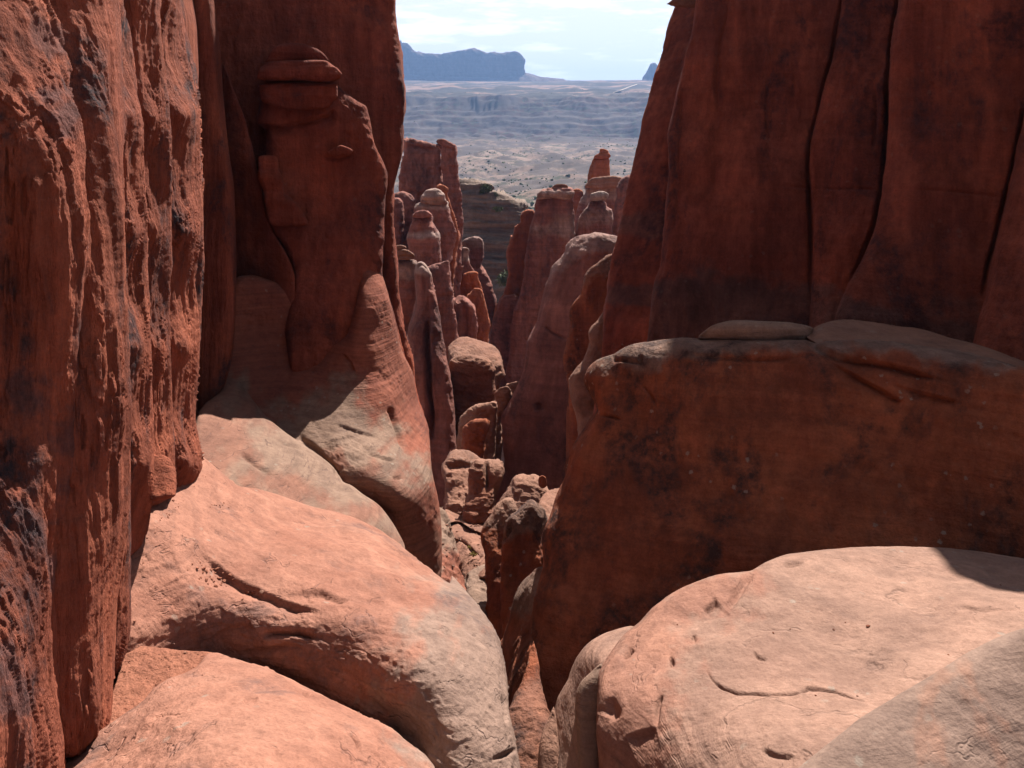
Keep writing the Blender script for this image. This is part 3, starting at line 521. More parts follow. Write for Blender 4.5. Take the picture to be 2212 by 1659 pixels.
# ================================================================== boulders in the slot
G_B = 'boulders choking the slot'
NB = [('lump', .16, 1.8), ('step', .05, 1.2, .4), ('rough', .05, .6), ('strata', .05, .5)]
relief('boulder', C2((540, 900), (568, 862), (620, 830), (680, 825), (740, 840), (800, 860), (860, 880), (902, 912), (932, 970), (942, 1020), (960, 1110), (930, 1140), (900, 1300), (560, 1300)), [(1010, 735, 49), (1010, 780, 46), (1010, 860, 46)], 30, M_BOULD, asp=1.6, s=1.6, noise=NB, label='largest pale-topped boulder high in the slot, rear of two', cat='boulder', group=G_B)
relief('boulder', C2((550, 1020), (560, 995), (600, 965), (680, 953), (760, 965), (830, 982), (866, 1020), (892, 1070), (884, 1140), (900, 1320), (870, 1500), (800, 1700), (600, 1700), (570, 1400), (556, 1180)), 42, 22, M_BOULD, asp=1.6, s=1.6, noise=NB, zones=[(C2((540, 1080), (900, 1080), (900, 1720), (540, 1720)), .9, 16)], label='square-faced boulder below the largest one, flat pale top', cat='boulder', group=G_B)
relief('boulder', C2((612, 1500), (640, 1410), (682, 1360), (740, 1330), (800, 1314), (895, 1312), (900, 1400), (880, 1700), (830, 2000), (610, 2000), (600, 1700)), 36, 22, M_BOULD, asp=1.3, s=1.6, noise=NB, label='cracked rounded boulder below the square-faced one', cat='boulder', group=G_B)
relief('boulder', C2((650, 1500), (700, 1442), (770, 1436), (832, 1442), (830, 1500), (800, 1700), (790, 1950), (630, 1950), (640, 1650)), 34, 12, M_ORANGE, asp=1.4, s=1.6, noise=NB, label='upright orange-faced block leaning in front of the cracked boulder', cat='boulder', group=G_B)
relief('boulder', C2((885, 1240), (918, 1202), (970, 1188), (1002, 1214), (1000, 1255), (972, 1330), (930, 1400), (935, 1659), (900, 1900), (790, 1900), (790, 1659), (796, 1570), (820, 1500), (862, 1430), (880, 1370), (892, 1290)), 38, 14, M_BOULD, asp=1.2, s=1.6, noise=NB, zones=[(C2((860, 1240), (1020, 1240), (1020, 1420), (800, 1420)), .8, 12)], label='long-necked orange and grey rock leaning on the great slab', cat='boulder', group=G_B)
relief('boulder', C2((865, 1225), (882, 1210), (900, 1222), (892, 1262), (870, 1250)), 39, 5, M_BOULD, s=1.3, label='tiny pale chip beside the long-necked rock', cat='boulder', group=G_B)
relief('boulder', C2((975, 1180), (1010, 1160), (1060, 1158), (1080, 1200), (1040, 1330), (980, 1330)), 41, 8, M_BOULD, s=1.5, noise=NB, label='small pinkish boulder wedged above the long-necked rock', cat='boulder', group=G_B)
relief('boulder', C3((445, 280), (460, 240), (500, 190), (540, 170), (610, 167), (652, 184), (700, 222), (720, 300), (700, 560), (480, 640), (465, 420)), [(985, 985, 29.5), (960, 1090, 27.5)], 22, M_BOULD, asp=1.6, s=1.7, noise=NB, cracks=[(C3((450, 262), (540, 258), (690, 230)), 3, .2, 'r')], label='broad bedded boulder on the slot floor, left of a pair', cat='boulder', group=G_B)
relief('boulder', C3((632, 290), (645, 242), (692, 222), (760, 225), (800, 232), (846, 240), (856, 300), (850, 360), (830, 430), (800, 500), (790, 640), (600, 640), (612, 480), (620, 400)), [(1040, 1000, 27.5), (1040, 1090, 26.5)], 16, M_BOULD, asp=1.7, s=1.7, noise=NB + [('flute', .1, .9, 4)], zones=[(C3((600, 330), (780, 330), (780, 660), (590, 660)), .8, 14)], cracks=[(C3((735, 225), (738, 300), (745, 420)), 4, .3)], label='orange-faced broken block on the slot floor, right of a pair', cat='boulder', group=G_B)
relief('boulder', C3((800, 560), (838, 480), (895, 405), (920, 350), (960, 330), (1060, 330), (1100, 350), (1160, 440), (1240, 560), (1200, 760), (820, 760)), [(1130, 1040, 26), (1110, 1120, 25.2)], 20, M_BOULD, asp=1.5, s=1.8, noise=NB, label='wide shaded boulder under the great slab carrying a small round stone', cat='boulder', group=G_B)
relief('round_stone', C3((1084, 372), (1090, 345), (1110, 333), (1134, 346), (1141, 385), (1132, 412), (1112, 420), (1090, 405)), 24.9, 14, M_ORANGE, asp=.9, back=.4, s=1.3, noise=[('rough', .03, .4)], label='small reddish egg-shaped stone sitting on the wide shaded boulder', cat='boulder', group=G_B)
relief('boulder', C3((1080, 560), (1100, 490), (1140, 440), (1190, 420), (1260, 420), (1260, 640), (1090, 660)), [(1190, 1070, 21.5), (1180, 1120, 20)], 20, M_BOULD, asp=1.4, s=1.7, noise=NB, label='smooth grey boulder squeezed against the near right block', cat='boulder', group=G_B)
relief('boulder', C3((868, 640), (912, 590), (960, 555), (1000, 520), (1040, 498), (1080, 518), (1125, 560), (1140, 640), (1115, 740), (1120, 860), (1120, 1300), (880, 1500), (835, 1200), (838, 850), (850, 760)), [(1150, 1090, 17.8), (1120, 1300, 17.0)], 24, M_BLOCK, asp=1.5, s=1.8, noise=[('lump', .15, 1.6), ('flake', .12, .5, 2), ('rough', .05, .5)], zones=[(C3((840, 480), (1150, 480), (1150, 700), (940, 720), (840, 800)), .8, 14)], cracks=[(C3((905, 640), (870, 740), (842, 790)), 4, .25)], label='tall dark boulder with a rough pale shoulder in front of the wide one', cat='boulder', group=G_B)
relief('boulder', C3((775, 580), (800, 535), (830, 508), (870, 494), (908, 500), (950, 560), (960, 700), (900, 800), (900, 1300), (830, 1600), (745, 1600), (738, 1300), (752, 1150), (740, 950), (720, 840), (704, 720), (735, 640)), [(1070, 1100, 18.9), (1070, 1300, 17.9)], 20, M_BLOCK, asp=1.4, s=1.8, noise=[('lump', .18, 1.6), ('flute', .12, .8, 4), ('rough', .05, .5)], zones=[(C3((700, 480), (960, 480), (960, 640), (700, 680)), .75, 12)], label='dark fluted boulder with a knobbly sunlit top beside the slot floor', cat='boulder', group=G_B)
relief('boulder', C3((895, 490), (893, 483), (905, 480), (912, 492), (908, 504), (895, 502)), 19.4, 3, M_BOULD, s=1.0, label='pebble-like stone perched on the dark fluted boulder', cat='boulder', group=G_B)
# slot floor ledges
GF = 'pale ledges stepping down the slot floor'
relief('rock_ledge', C3((440, 640), (480, 545), (560, 520), (700, 540), (790, 560), (800, 640), (740, 720), (640, 690), (560, 640), (500, 650), (470, 700)), [(970, 1100, 28), (1050, 1110, 28), (1000, 1150, 24.5)], 8, M_BOULD, asp=1.5, back=2, s=1.6, noise=NB, label='upper smooth ledge of the slot floor, half in shadow', cat='rock ledge', group=GF)
relief('rock_ledge', C3((470, 700), (500, 655), (560, 655), (640, 690), (740, 725), (760, 820), (740, 900), (690, 860), (620, 800), (560, 760), (500, 740)), [(970, 1135, 26), (1050, 1160, 25), (1030, 1200, 22.6)], 8, M_BOULD, asp=1.5, back=2, s=1.6, noise=NB, label='second ledge of the slot floor with a scalloped edge', cat='rock ledge', group=GF)
relief('rock_ledge', C3((530, 800), (560, 770), (600, 800), (640, 860), (690, 880), (690, 910), (620, 960), (580, 960), (540, 900)), [(1000, 1180, 23.5), (1020, 1220, 21.2)], 8, M_BOULD, asp=1.4, back=2, s=1.5, noise=NB, label='narrow pale ledge beside the dry plants in the slot', cat='rock ledge', group=GF)
relief('rock_ledge', C3((560, 920), (600, 890), (660, 880), (700, 900), (740, 890), (760, 1000), (700, 1020), (640, 1000), (600, 1030), (580, 1000)), [(1010, 1215, 22), (1030, 1240, 20.2)], 9, M_BOULD, asp=1.4, back=2, s=1.5, noise=NB, label='rounded bedded ledge low in the slot', cat='rock ledge', group=GF)
relief('rock_ledge', C3((600, 1050), (640, 990), (700, 940), (740, 930), (770, 1000), (770, 1180), (720, 1300), (660, 1230), (620, 1150), (600, 1100)), [(1030, 1235, 19.8), (1030, 1320, 18)], 16, M_RIDGE, asp=1.3, back=2, s=1.5, noise=NB, label='lowest grey ledge of the slot floor', cat='rock ledge', group=GF)
relief('boulder', C3((400, 600), (425, 545), (440, 540), (470, 600), (492, 680), (520, 740), (548, 830), (562, 950), (600, 1060), (612, 1130), (600, 1300), (440, 1300), (400, 1000)), [(965, 1130, 20.5), (960, 1200, 18.8), (990, 1290, 17.6)], 18, M_RIDGE, asp=1.2, s=1.8, noise=[('lump', .15, 1.5), ('flute', .15, .6, 4), ('rough', .04, .5)], zones=[(C3((430, 860), (620, 860), (620, 1300), (430, 1300)), .9, 12)], label='pale-topped dark-sided boulder under the left ridge foot', cat='boulder', group=G_B)
# ================================================================== RIGHT WALL: five columns of one cliff
rw = thing('sandstone_cliff', 'towering deep red cliff of vertical columns in shade', 'cliff', (8, 19, -9))
WN = [('lump', .30, 4.5), ('flute', .09, 1.6, 7), ('mstep', .03, .7, 4, .2), ('rough', .02, .5), ('strata', .035, .7)]
relief('cliff_column', K9((380, 40), (345, 130), (320, 250), (290, 350), (260, 470), (220, 600), (200, 700), (180, 790), (165, 860), (140, 960), (115, 1080), (90, 1200), (60, 1320), (40, 1450), (20, 1659), (0, 1900), (-20, 2300), (700, 2300), (800, 1000), (800, -500), (560, -500), (480, -200)),
       [(1380, 400, 26), (1500, 400, 25), (1350, 800, 23)], 20, M_RIGHT, asp=.8, back=16, s=3, noise=WN, parent=rw, zones=[(K9((80, 1110), (340, 1090), (330, 1200), (90, 1190)), .7, 12), (K9((30, 1460), (270, 1450), (260, 1545), (30, 1540)), .8, 12)], label='left end column with dark stain bands and an overhanging cap')
relief('cap_stone', K9((340, 20), (370, 2), (380, -30), (470, -60), (520, 0), (495, 38), (440, 40), (385, 34)), 24.8, 8, M_BOULD, s=1.6, noise=[('rough', .06, .7)], parent=rw)
relief('cliff_column', K9((492, -20), (470, 150), (442, 250), (410, 400), (372, 560), (345, 680), (352, 850), (340, 1000), (322, 1200), (302, 1370), (275, 1430), (248, 1659), (230, 2200), (1250, 2200), (1300, 1200), (1420, 400), (1450, -1890), (1300, -1890), (900, -1850), (850, -960), (770, -560), (560, -400)),
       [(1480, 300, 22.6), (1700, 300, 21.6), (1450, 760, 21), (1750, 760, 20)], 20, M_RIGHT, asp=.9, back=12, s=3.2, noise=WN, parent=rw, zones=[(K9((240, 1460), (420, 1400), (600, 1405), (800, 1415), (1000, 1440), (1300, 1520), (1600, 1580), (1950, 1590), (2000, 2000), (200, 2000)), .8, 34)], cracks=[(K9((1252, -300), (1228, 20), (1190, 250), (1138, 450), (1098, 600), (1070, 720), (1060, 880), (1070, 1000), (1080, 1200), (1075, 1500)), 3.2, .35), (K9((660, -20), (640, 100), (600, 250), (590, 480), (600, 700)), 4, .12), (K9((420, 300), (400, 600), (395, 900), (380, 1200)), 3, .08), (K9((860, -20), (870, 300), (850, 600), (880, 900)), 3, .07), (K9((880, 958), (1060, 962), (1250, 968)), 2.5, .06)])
relief('cliff_column', K9((1262, -60), (1240, 20), (1202, 250), (1150, 450), (1110, 600), (1082, 720), (1072, 880), (1082, 1000), (1092, 1200), (1085, 1400), (1080, 2100), (1600, 2100), (1650, 600), (1650, -1650), (1262, -1650)),
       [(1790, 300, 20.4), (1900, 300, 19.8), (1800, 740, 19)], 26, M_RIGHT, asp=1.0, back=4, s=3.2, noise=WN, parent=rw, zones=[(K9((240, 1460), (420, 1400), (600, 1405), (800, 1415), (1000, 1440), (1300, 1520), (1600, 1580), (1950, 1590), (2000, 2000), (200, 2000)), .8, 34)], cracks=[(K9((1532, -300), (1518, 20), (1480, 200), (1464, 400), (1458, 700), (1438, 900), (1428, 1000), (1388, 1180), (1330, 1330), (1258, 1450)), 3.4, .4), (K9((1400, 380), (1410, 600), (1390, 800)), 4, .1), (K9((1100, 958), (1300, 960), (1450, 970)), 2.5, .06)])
relief('cliff_column', K9((1545, -60), (1530, 20), (1492, 200), (1476, 400), (1470, 700), (1450, 900), (1440, 1000), (1400, 1180), (1342, 1330), (1270, 1450), (1200, 1620), (1150, 2100), (2500, 2100), (2500, -300), (2400, -1150), (1620, -1134)),
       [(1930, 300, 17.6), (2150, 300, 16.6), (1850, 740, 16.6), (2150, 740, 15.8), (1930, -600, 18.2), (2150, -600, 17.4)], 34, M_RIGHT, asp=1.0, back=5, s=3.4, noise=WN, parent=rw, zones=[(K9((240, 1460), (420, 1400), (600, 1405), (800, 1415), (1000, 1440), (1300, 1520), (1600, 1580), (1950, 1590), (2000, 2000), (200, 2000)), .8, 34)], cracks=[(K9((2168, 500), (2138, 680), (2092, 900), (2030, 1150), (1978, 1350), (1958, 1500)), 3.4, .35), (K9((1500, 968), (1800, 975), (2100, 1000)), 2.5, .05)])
relief('cliff_column', K9((2400, -1500), (2200, 400), (2152, 650), (2105, 900), (2042, 1150), (1990, 1350), (1970, 1500), (1915, 1659), (1880, 2100), (3200, 2100), (3300, -1500)),
       [(2150, 600, 14.6), (2600, 600, 12.5), (2150, 760, 14.2)], 30, M_RIGHT, asp=1.0, back=4, s=4, noise=WN, parent=rw)

# ================================================================== RIGHT BLOCK under the cliff
blk = relief('sandstone_block', K10((163, 390), (165, 350), (182, 310), (222, 275), (300, 250), (360, 215), (450, 200), (540, 190), (620, 183), (700, 182), (900, 187), (1190, 187), (1230, 200), (1500, 190), (1800, 220), (2000, 260), (2212, 320), (2600, 420), (2600, 1700), (1500, 1750)) + [(1500, 1560), (1115, 1620), (1130, 1480)] + C3((1020, 1420), (1035, 1340), (1062, 1180), (1092, 1080), (1128, 930), (1112, 740), (1160, 600), (1212, 440), (1262, 330), (1290, 200)) + K10((60, 800), (92, 700), (132, 630), (185, 560), (218, 512), (206, 470), (178, 420)),
       [(1290, 900, 13.2), (1700, 900, 12.4), (2200, 900, 11.2), (1230, 1330, 11.6), (1700, 1250, 11.2), (2200, 1250, 10.6), (1450, 780, 13.0), (1900, 800, 12.25)], 34, M_BLOCK, asp=2.2, back=3, s=3,
       noise=[('lump', .12, 2.2), ('flute', .05, .9, 4), ('rough', .025, .5), ('strata', .03, .6)], zones=[(K10((100, 200), (700, 150), (2300, 150), (2300, 330), (1500, 250), (1200, 220), (650, 260), (500, 300), (420, 330), (300, 290), (200, 320)), .85, 22)],
       cracks=[(K10((235, 535), (300, 545), (330, 560)), 3, .08), (K10((640, 240), (760, 255), (1000, 270), (1200, 250)), 3, .08, 'r'), (K10((1220, 210), (1350, 260), (1500, 290), (1700, 340), (1800, 365)), 4, .2, 'r'), (K10((1310, 295), (1450, 370), (1600, 455), (1640, 470)), 3, .14, 'r'), (K10((1600, 400), (1800, 455), (1910, 480)), 3, .1, 'r'), (K10((430, 400), (470, 450), (490, 490)), 3, .06), (K10((295, 255), (300, 275), (420, 290), (425, 250)), 3, .08)],
       label='huge brown-red block with a rounded brow below the tall cliff', cat='rock block')
relief('cap_slab', K10((690, 180), (700, 160), (760, 118), (850, 95), (960, 97), (1100, 103), (1180, 115), (1228, 132), (1210, 165), (1195, 188), (1100, 190), (960, 197), (850, 188), (770, 184)), 13.2, 26, M_RIDGE, asp=1.4, back=1.2, s=2, noise=[('lump', .05, 1.2), ('rough', .015, .4)], label='smooth grey flat slab lying on the block, shorter of two', cat='rock slab', group='cap slabs lying on the big block')
relief('cap_slab', K10((1192, 172), (1212, 145), (1270, 112), (1340, 97), (1450, 97), (1560, 113), (1640, 124), (1760, 142), (1900, 185), (2050, 225), (2200, 280), (2500, 390), (2500, 480), (2212, 420), (1900, 370), (1700, 325), (1560, 288), (1400, 255), (1240, 205)), [(1800, 700, 13.8), (1800, 770, 12.4), (2150, 790, 12.4), (2150, 840, 11.4)], 24, M_BOULD, asp=1.4, back=1.5, s=2.4, noise=[('lump', .07, 1.4), ('rough', .02, .4), ('strata', .03, .25, .2)], cracks=[(K10((1450, 175), (1560, 230), (1580, 240)), 3, .06)], label='long lichen-spotted slab sloping down the block, longer of two', cat='rock slab', group='cap slabs lying on the big block')

# ================================================================== BACK LEFT buttress
bb = thing('sandstone_buttress', 'shadowed back-left buttress with smooth grey feet sloping into the slot', 'rock wall', (-5, 21, -9))
relief('rear_wall', V((440, -420), (700, -480), (835, -420), (850, -150), (853, 0)) + K5((1000, 90), (1016, 210), (1030, 330), (1040, 480), (1042, 620), (1030, 800), (1002, 930), (992, 1000), (1000, 1250), (1012, 1400), (1040, 1659)) + K7((1215, 420), (1232, 560), (1270, 700), (1290, 1000), (1300, 1500), (300, 1500), (130, 300)),
       [(520, 200, 21.2), (850, 200, 21.8), (860, 700, 20.7)], 16, M_RIGHT, asp=1.6, back=4, s=3, noise=WN + [('flake', .06, .7, 4)], parent=bb)
pil = relief('front_pillar', K5((300, 540), (330, 470), (420, 430), (690, 430), (740, 470), (800, 515), (850, 545), (872, 640), (892, 740), (940, 830), (958, 880), (947, 1000), (940, 1150), (932, 1400), (960, 1500), (1005, 1659), (1040, 1800)) + K7((1215, 600), (1100, 900), (700, 800), (560, 300)) + K5((480, 1500), (478, 1380), (430, 1270), (350, 1150), (325, 1000), (330, 850), (335, 750), (330, 660), (292, 630)),
       [(700, 300, 20.0), (800, 560, 19.7), (830, 300, 20.2), (600, 300, 19.8), (650, 560, 19.6), (680, 720, 18.9), (760, 740, 18.9), (850, 760, 19.6)], 22, M_RIGHT, asp=1.4, back=4, s=3, noise=[('lump', .22, 2.5), ('rough', .02, .5), ('strata', .035, .7), ('mstep', .025, .7, 2, .1)],
       cracks=[(K5((310, 640), (420, 650), (640, 600), (690, 560)), 4, .3, 'r'), (K5((620, 800), (700, 810), (780, 790)), 3, .1)], parent=bb, label='hunched dark pillar carrying a stack of bedded cap stones')
relief('cap_stone', K5((295, 440), (300, 428), (420, 418), (650, 420), (700, 424), (698, 500), (645, 552), (540, 560), (430, 555), (318, 520)), 19.4, 14, M_RIGHT, asp=1.2, back=2, s=2.2, noise=[('lump', .06, .9), ('strata', .05, .35)], parent=pil)
relief('cap_stone', K5((292, 400), (296, 365), (312, 335), (350, 315), (500, 306), (640, 308), (690, 338), (723, 376), (712, 402), (660, 420), (500, 414), (380, 412)), 19.2, 16, M_RIGHT, asp=1.3, back=2, s=2.2, noise=[('lump', .06, .9), ('strata', .06, .3)], parent=pil)
relief('cap_stone', K5((335, 315), (350, 272), (400, 230), (470, 220), (540, 227), (600, 250), (645, 285), (660, 312), (500, 318)), 19.5, 14, M_RIGHT, asp=1.3, back=2, s=2.2, noise=[('lump', .05, .8), ('strata', .05, .3)], parent=pil)
relief('ledge_block', K5((300, 800), (385, 797), (400, 830), (402, 870), (428, 940), (440, 990), (500, 1050), (552, 1130), (540, 1155), (450, 1158), (365, 1150), (340, 1100), (325, 990), (305, 945)), 19.0, 12, M_RIGHT, asp=1.2, back=1.5, s=2.2, noise=[('lump', .05, .8), ('strata', .06, .5)], parent=bb)
relief('ledge_block', K5((648, 775), (690, 752), (720, 740), (755, 752), (782, 768), (770, 785), (700, 795), (655, 792)), 19.55, 6, M_RIGHT, asp=1.0, back=.8, s=1.8, parent=bb)
relief('rock_shoulder', K5((120, 330), (165, 440), (225, 600), (265, 740), (305, 920), (335, 1080), (372, 1180), (440, 1290), (482, 1400), (492, 1540), (600, 1700), (600, 2000), (100, 2000), (60, 1000)), [(560, 600, 19.7), (480, 300, 20.0), (640, 700, 19.3)], 14, M_RIGHT, asp=1.0, back=3, s=3, noise=[('lump', .12, 1.8), ('rough', .03, .5)], parent=bb)
relief('ridge_foot', K7((250, 100), (320, 10), (400, 0), (520, 40), (600, 110), (640, 200), (700, 285), (760, 325), (830, 335), (880, 300), (925, 130), (955, -20), (985, -120), (1020, -90), (1065, 20), (1110, 180), (1165, 400), (1215, 500), (1240, 640), (1290, 760), (1300, 850), (1312, 1000), (1340, 1130), (1358, 1250), (1362, 1500), (1330, 1660), (1200, 1700), (1100, 1500), (900, 1300), (600, 1100), (300, 900), (200, 600)),
       [(520, 640, 18.9), (560, 850, 18.2), (680, 740, 19.2), (770, 800, 18.3), (790, 760, 18.4), (830, 760, 18.75), (875, 760, 19.7), (830, 650, 19.2), (862, 650, 20.0), (850, 860, 18.3), (890, 860, 19.3), (640, 920, 17.3), (800, 930, 17.2), (890, 950, 18), (760, 1030, 15.9), (880, 1080, 15.9), (800, 1110, 16.2), (900, 1180, 16.5), (860, 1160, 16.3), (930, 1100, 16.9), (945, 1200, 16.9), (840, 1040, 15.95)], 22, M_RIDGE, asp=1.4, back=4, s=2.6,
       noise=[('lump', .06, 1.8), ('rough', .010, .35), ('mstep', .02, .4, 1.5, -.1), ('bed', .016, .12, .35, -.1)], zones=[(K7((100, -250), (1150, -300), (1350, 200), (1400, 900), (1400, 1700), (1280, 1500), (1200, 1300), (1180, 1200), (1260, 1060), (1180, 900), (1050, 700), (930, 590), (820, 560), (600, 640), (470, 720), (300, 500)), 1, 45), (K7((750, 950), (950, 1000), (1130, 1060), (1220, 1150), (1330, 1500), (1200, 1700), (800, 1300)), .55, 40)],
       cracks=[(K7((805, 760), (900, 785), (960, 805), (1045, 832)), 2.5, .05, 'r'), (K7((960, 910), (1060, 930), (1130, 945)), 3, .05), (K7((1110, 1030), (1170, 1030)), 3, .06), (K7((1080, 690), (1100, 700), (1140, 800), (1180, 900)), 5, .12), (K7((850, 400), (890, 440), (920, 500)), 4, .10, 'r'), (K7((620, 820), (700, 880), (790, 970), (850, 1040)), 6, .10)],
       parent=bb, label='grey-tan smooth foot with fine slanting bedding lines')
# lower ridge in front of the buttress
relief('slickrock_ridge', K7((120, 700), (160, 650), (235, 590), (262, 470), (285, 440), (330, 540), (400, 640), (470, 725), (560, 800), (650, 862), (740, 922), (830, 1000), (860, 1050), (890, 1065), (950, 1112), (1040, 1172), (1102, 1250), (1150, 1330), (1175, 1390), (1150, 1500), (900, 1450), (500, 1350), (200, 1200), (60, 1000)),
       [(480, 840, 17.3), (435, 1000, 13.8), (580, 900, 16.6), (700, 980, 15.6), (860, 1165, 13.6), (560, 1000, 14.2), (640, 1060, 13.9), (780, 1110, 13.4), (650, 990, 14.9), (740, 1060, 14.2)], 24, M_RIDGE, asp=1.5, back=2.5, s=2.6,
       noise=[('lump', .05, 1.6), ('rough', .008, .35), ('bed', .014, .10, .3, -.1)], zones=[(K7((50, 500), (300, 400), (420, 740), (420, 860), (330, 930), (420, 1060), (700, 1120), (980, 1230), (1100, 1400), (50, 1400)), .5, 80)],
       cracks=[(K7((508, 832), (600, 862), (668, 890)), 3, .05), (K7((330, 900), (400, 960), (520, 1040)), 5, .06), (K7((810, 980), (850, 1040), (895, 1068)), 4, .1)], label='smooth grey whaleback ridge between the orange dome and buttress', cat='slickrock ridge')

# ================================================================== LEFT CLIFF: ribs
lc = thing('sandstone_cliff', 'near fluted orange-red cliff with raking sunlight on its ribs', 'cliff', (-4.5, 9, -5))
def ribpts(pe, ee, Yf, Yr):
    o = []
    for v, p, e in zip((-200, 0, 250, 500, 750, 1000), pe, ee): o += [(p - 45, v, Yf - .12), (p + 2, v, Yf), (p + .5 * (e - p), v, Yf + .10 * (Yr - Yf)), (p + .78 * (e - p), v, Yf + .48 * (Yr - Yf)), (e, v, Yr)]
    return o
def prism(plan, z0, z1, step, amp, L_):
    plan = np.array(plan, float); n_ = len(plan); pts = []
    for k in range(n_):
        a_, b_ = plan[k], plan[(k + 1) % n_]; m_ = max(1, int(np.linalg.norm(b_ - a_) / step)); pts += [a_ + (b_ - a_) * j / m_ for j in range(m_)]
    pts = np.array(pts); nz = int((z1 - z0) / step); npn = len(pts); vs_ = []; cen_ = pts.mean(0)
    for k in range(nz + 1):
        z = z0 + (z1 - z0) * k / nz; s_ = 1 - .12 * max(0, k / nz - .7) / .3; vs_.append(np.c_[cen_ + (pts - cen_) * s_, np.full(npn, z)])
    for s_ in (.6, .2): vs_.append(np.c_[cen_ + (pts - cen_) * s_, np.full(npn, z1 + .4 * (1 - s_))])
    V_ = np.concatenate(vs_); rows = len(vs_); q = [[r * npn + j, r * npn + (j + 1) % npn, (r + 1) * npn + (j + 1) % npn, (r + 1) * npn + j] for r in range(rows - 1) for j in range(npn)]
    V_[:, :2] += amp * np.c_[fbm(V_ / np.array([L_, L_, L_ * 5]), 4), fbm(V_ / np.array([L_, L_, L_ * 5]) + 40, 4)]
    return V_, np.array(q)
pv_, pq_ = prism([(-4.55, 5), (-4.45, 7.5), (-4.75, 9), (-5.05, 11.5), (-6.0, 16.5), (-7.2, 22), (-16, 22), (-16, -5), (-4.6, -5), (-4.5, 1)], -9, 7, .3, .12, .8)
mesh_np('wall_core', pv_, pq_, M_LEFT, lc)
RN = [('lump', .06, 1.6), ('flute', .085, .55, 14), ('mstep', .032, .16, 11, .35), ('mflake', .044, .11, 10, .35), ('strata', .012, .5), ('rough', .006, .12)]
RN2 = [('lump', .04, 1.6), ('flute', .045, .4, 9), ('mstep', .028, .15, 9, .2), ('mflake', .034, .11, 9, .2), ('strata', .014, .5), ('rough', .006, .12)]
relief('cliff_rib', V((-260, -300), (100, -300), (140, 0), (160, 100), (185, 200), (197, 300), (202, 400), (215, 600), (208, 750), (182, 900), (160, 1100), (137, 1250), (136, 1400), (137, 1640), (130, 1900), (-260, 1900)),
       [(-200, 700, 5.8), (-60, 700, 5.95), (0, 700, 6.0), (60, 700, 6.05), (80, 400, 6.1), (0, 400, 6.05), (-20, 0, 6.4), (100, 0, 6.9), (0, 1000, 5.85), (80, 1000, 6.0), (0, 1500, 5.1), (100, 1500, 5.8), (-100, 1500, 4.7), (-100, 200, 5.9)], 90, M_LEFT, asp=2.6, back=1.5, s=2, edge=.85, noise=RN, parent=lc, zones=[(K6((40, 0), (170, 20), (160, 140), (90, 180), (30, 120)), .6, 40), (K6((215, 190), (330, 230), (345, 560), (310, 900), (270, 640)), .6, 40), (K6((-40, 1170), (70, 1180), (110, 1320), (50, 1430), (-40, 1420)), .6, 40), (K4((190, 385), (330, 380), (320, 470), (240, 560), (200, 470)), .6, 40), (K4((120, 60), (250, 120), (230, 270), (150, 200)), .5, 24), (K6((60, 560), (210, 700), (200, 900), (120, 800)), .6, 26)], cracks=[(V((159, -20), (158, 90), (155, 185)), 4, .3)], label='nearest broad rib, rough and stained black')
relief('cliff_rib', V((60, -300), (240, -300), (255, 0), (262, 150), (266, 300), (266, 600), (270, 800), (276, 900), (264, 1150), (246, 1300), (239, 1560), (215, 1625), (150, 1640), (60, 1640)), [(150, 400, 6.7), (240, 400, 6.9), (160, 1400, 6.3), (230, 1400, 6.5), (150, 0, 7.2)], 60, M_LEFT, asp=2.6, back=1.5, s=1.8, edge=.95, noise=RN, parent=lc)
relief('cliff_rib', V((180, 650), (255, 700), (272, 800), (280, 950), (281, 1200), (279, 1370), (262, 1450), (235, 1480), (180, 1460)), [(220, 1000, 7.2), (275, 1000, 7.5)], 40, M_LEFT, asp=2.4, back=1.0, s=1.6, edge=1.0, noise=RN2, parent=lc)
relief('cliff_rib', V((180, -300), (240, -320), (262, 0), (285, 80), (292, 150), (302, 260), (310, 400), (318, 550), (319, 800), (325, 900), (329, 1050), (327, 1120), (310, 1180), (230, 1220), (215, 700)), ribpts((236, 250, 265, 266, 270, 279), (250, 262, 301, 316, 319, 328), 8.05, 8.75), 9, M_LEFT, asp=1.6, back=1, s=1.6, edge=1.0, noise=RN2, parent=lc)
relief('cliff_rib', V((210, -300), (325, -320), (350, 60), (366, 220), (368, 400), (367, 700), (370, 850), (376, 950), (380, 1037), (377, 1066), (340, 1090), (285, 1100), (275, 600)), ribpts((245, 262, 301, 316, 319, 328), (335, 347, 366, 367, 368, 378), 9.2, 9.8), 9, M_LEFT, asp=1.6, back=1, s=1.6, edge=1.0, noise=RN2, parent=lc)
relief('cliff_rib', V((285, -300), (360, -340), (390, 0), (416, 130), (431, 300), (441, 480), (443, 560), (437, 640), (430, 780), (421, 900), (430, 960), (437, 1010), (426, 1030), (400, 1060), (335, 1070), (322, 500)), ribpts((330, 347, 366, 367, 368, 378), (375, 390, 427, 442, 432, 437), 10.3, 11.4), 9, M_LEFT, asp=1.6, back=1, s=1.6, edge=1.0, noise=RN2, parent=lc)
relief('cliff_rib', V((330, -300), (400, -380), (445, -200), (463, 0), (475, 100), (482, 200), (492, 300), (505, 400), (510, 560), (508, 700), (500, 780), (480, 850), (455, 890), (430, 960), (330, 1000)), [(450, 600, 17.4), (430, 0, 17.8), (480, 800, 17.2)], 46, M_LEFT, asp=1.4, back=2, s=2.2, noise=[('lump', .06, 1.8), ('flute', .03, .6, 8), ('rough', .008, .3)], parent=lc, label='smooth far end rib, rounded and mostly in shade')
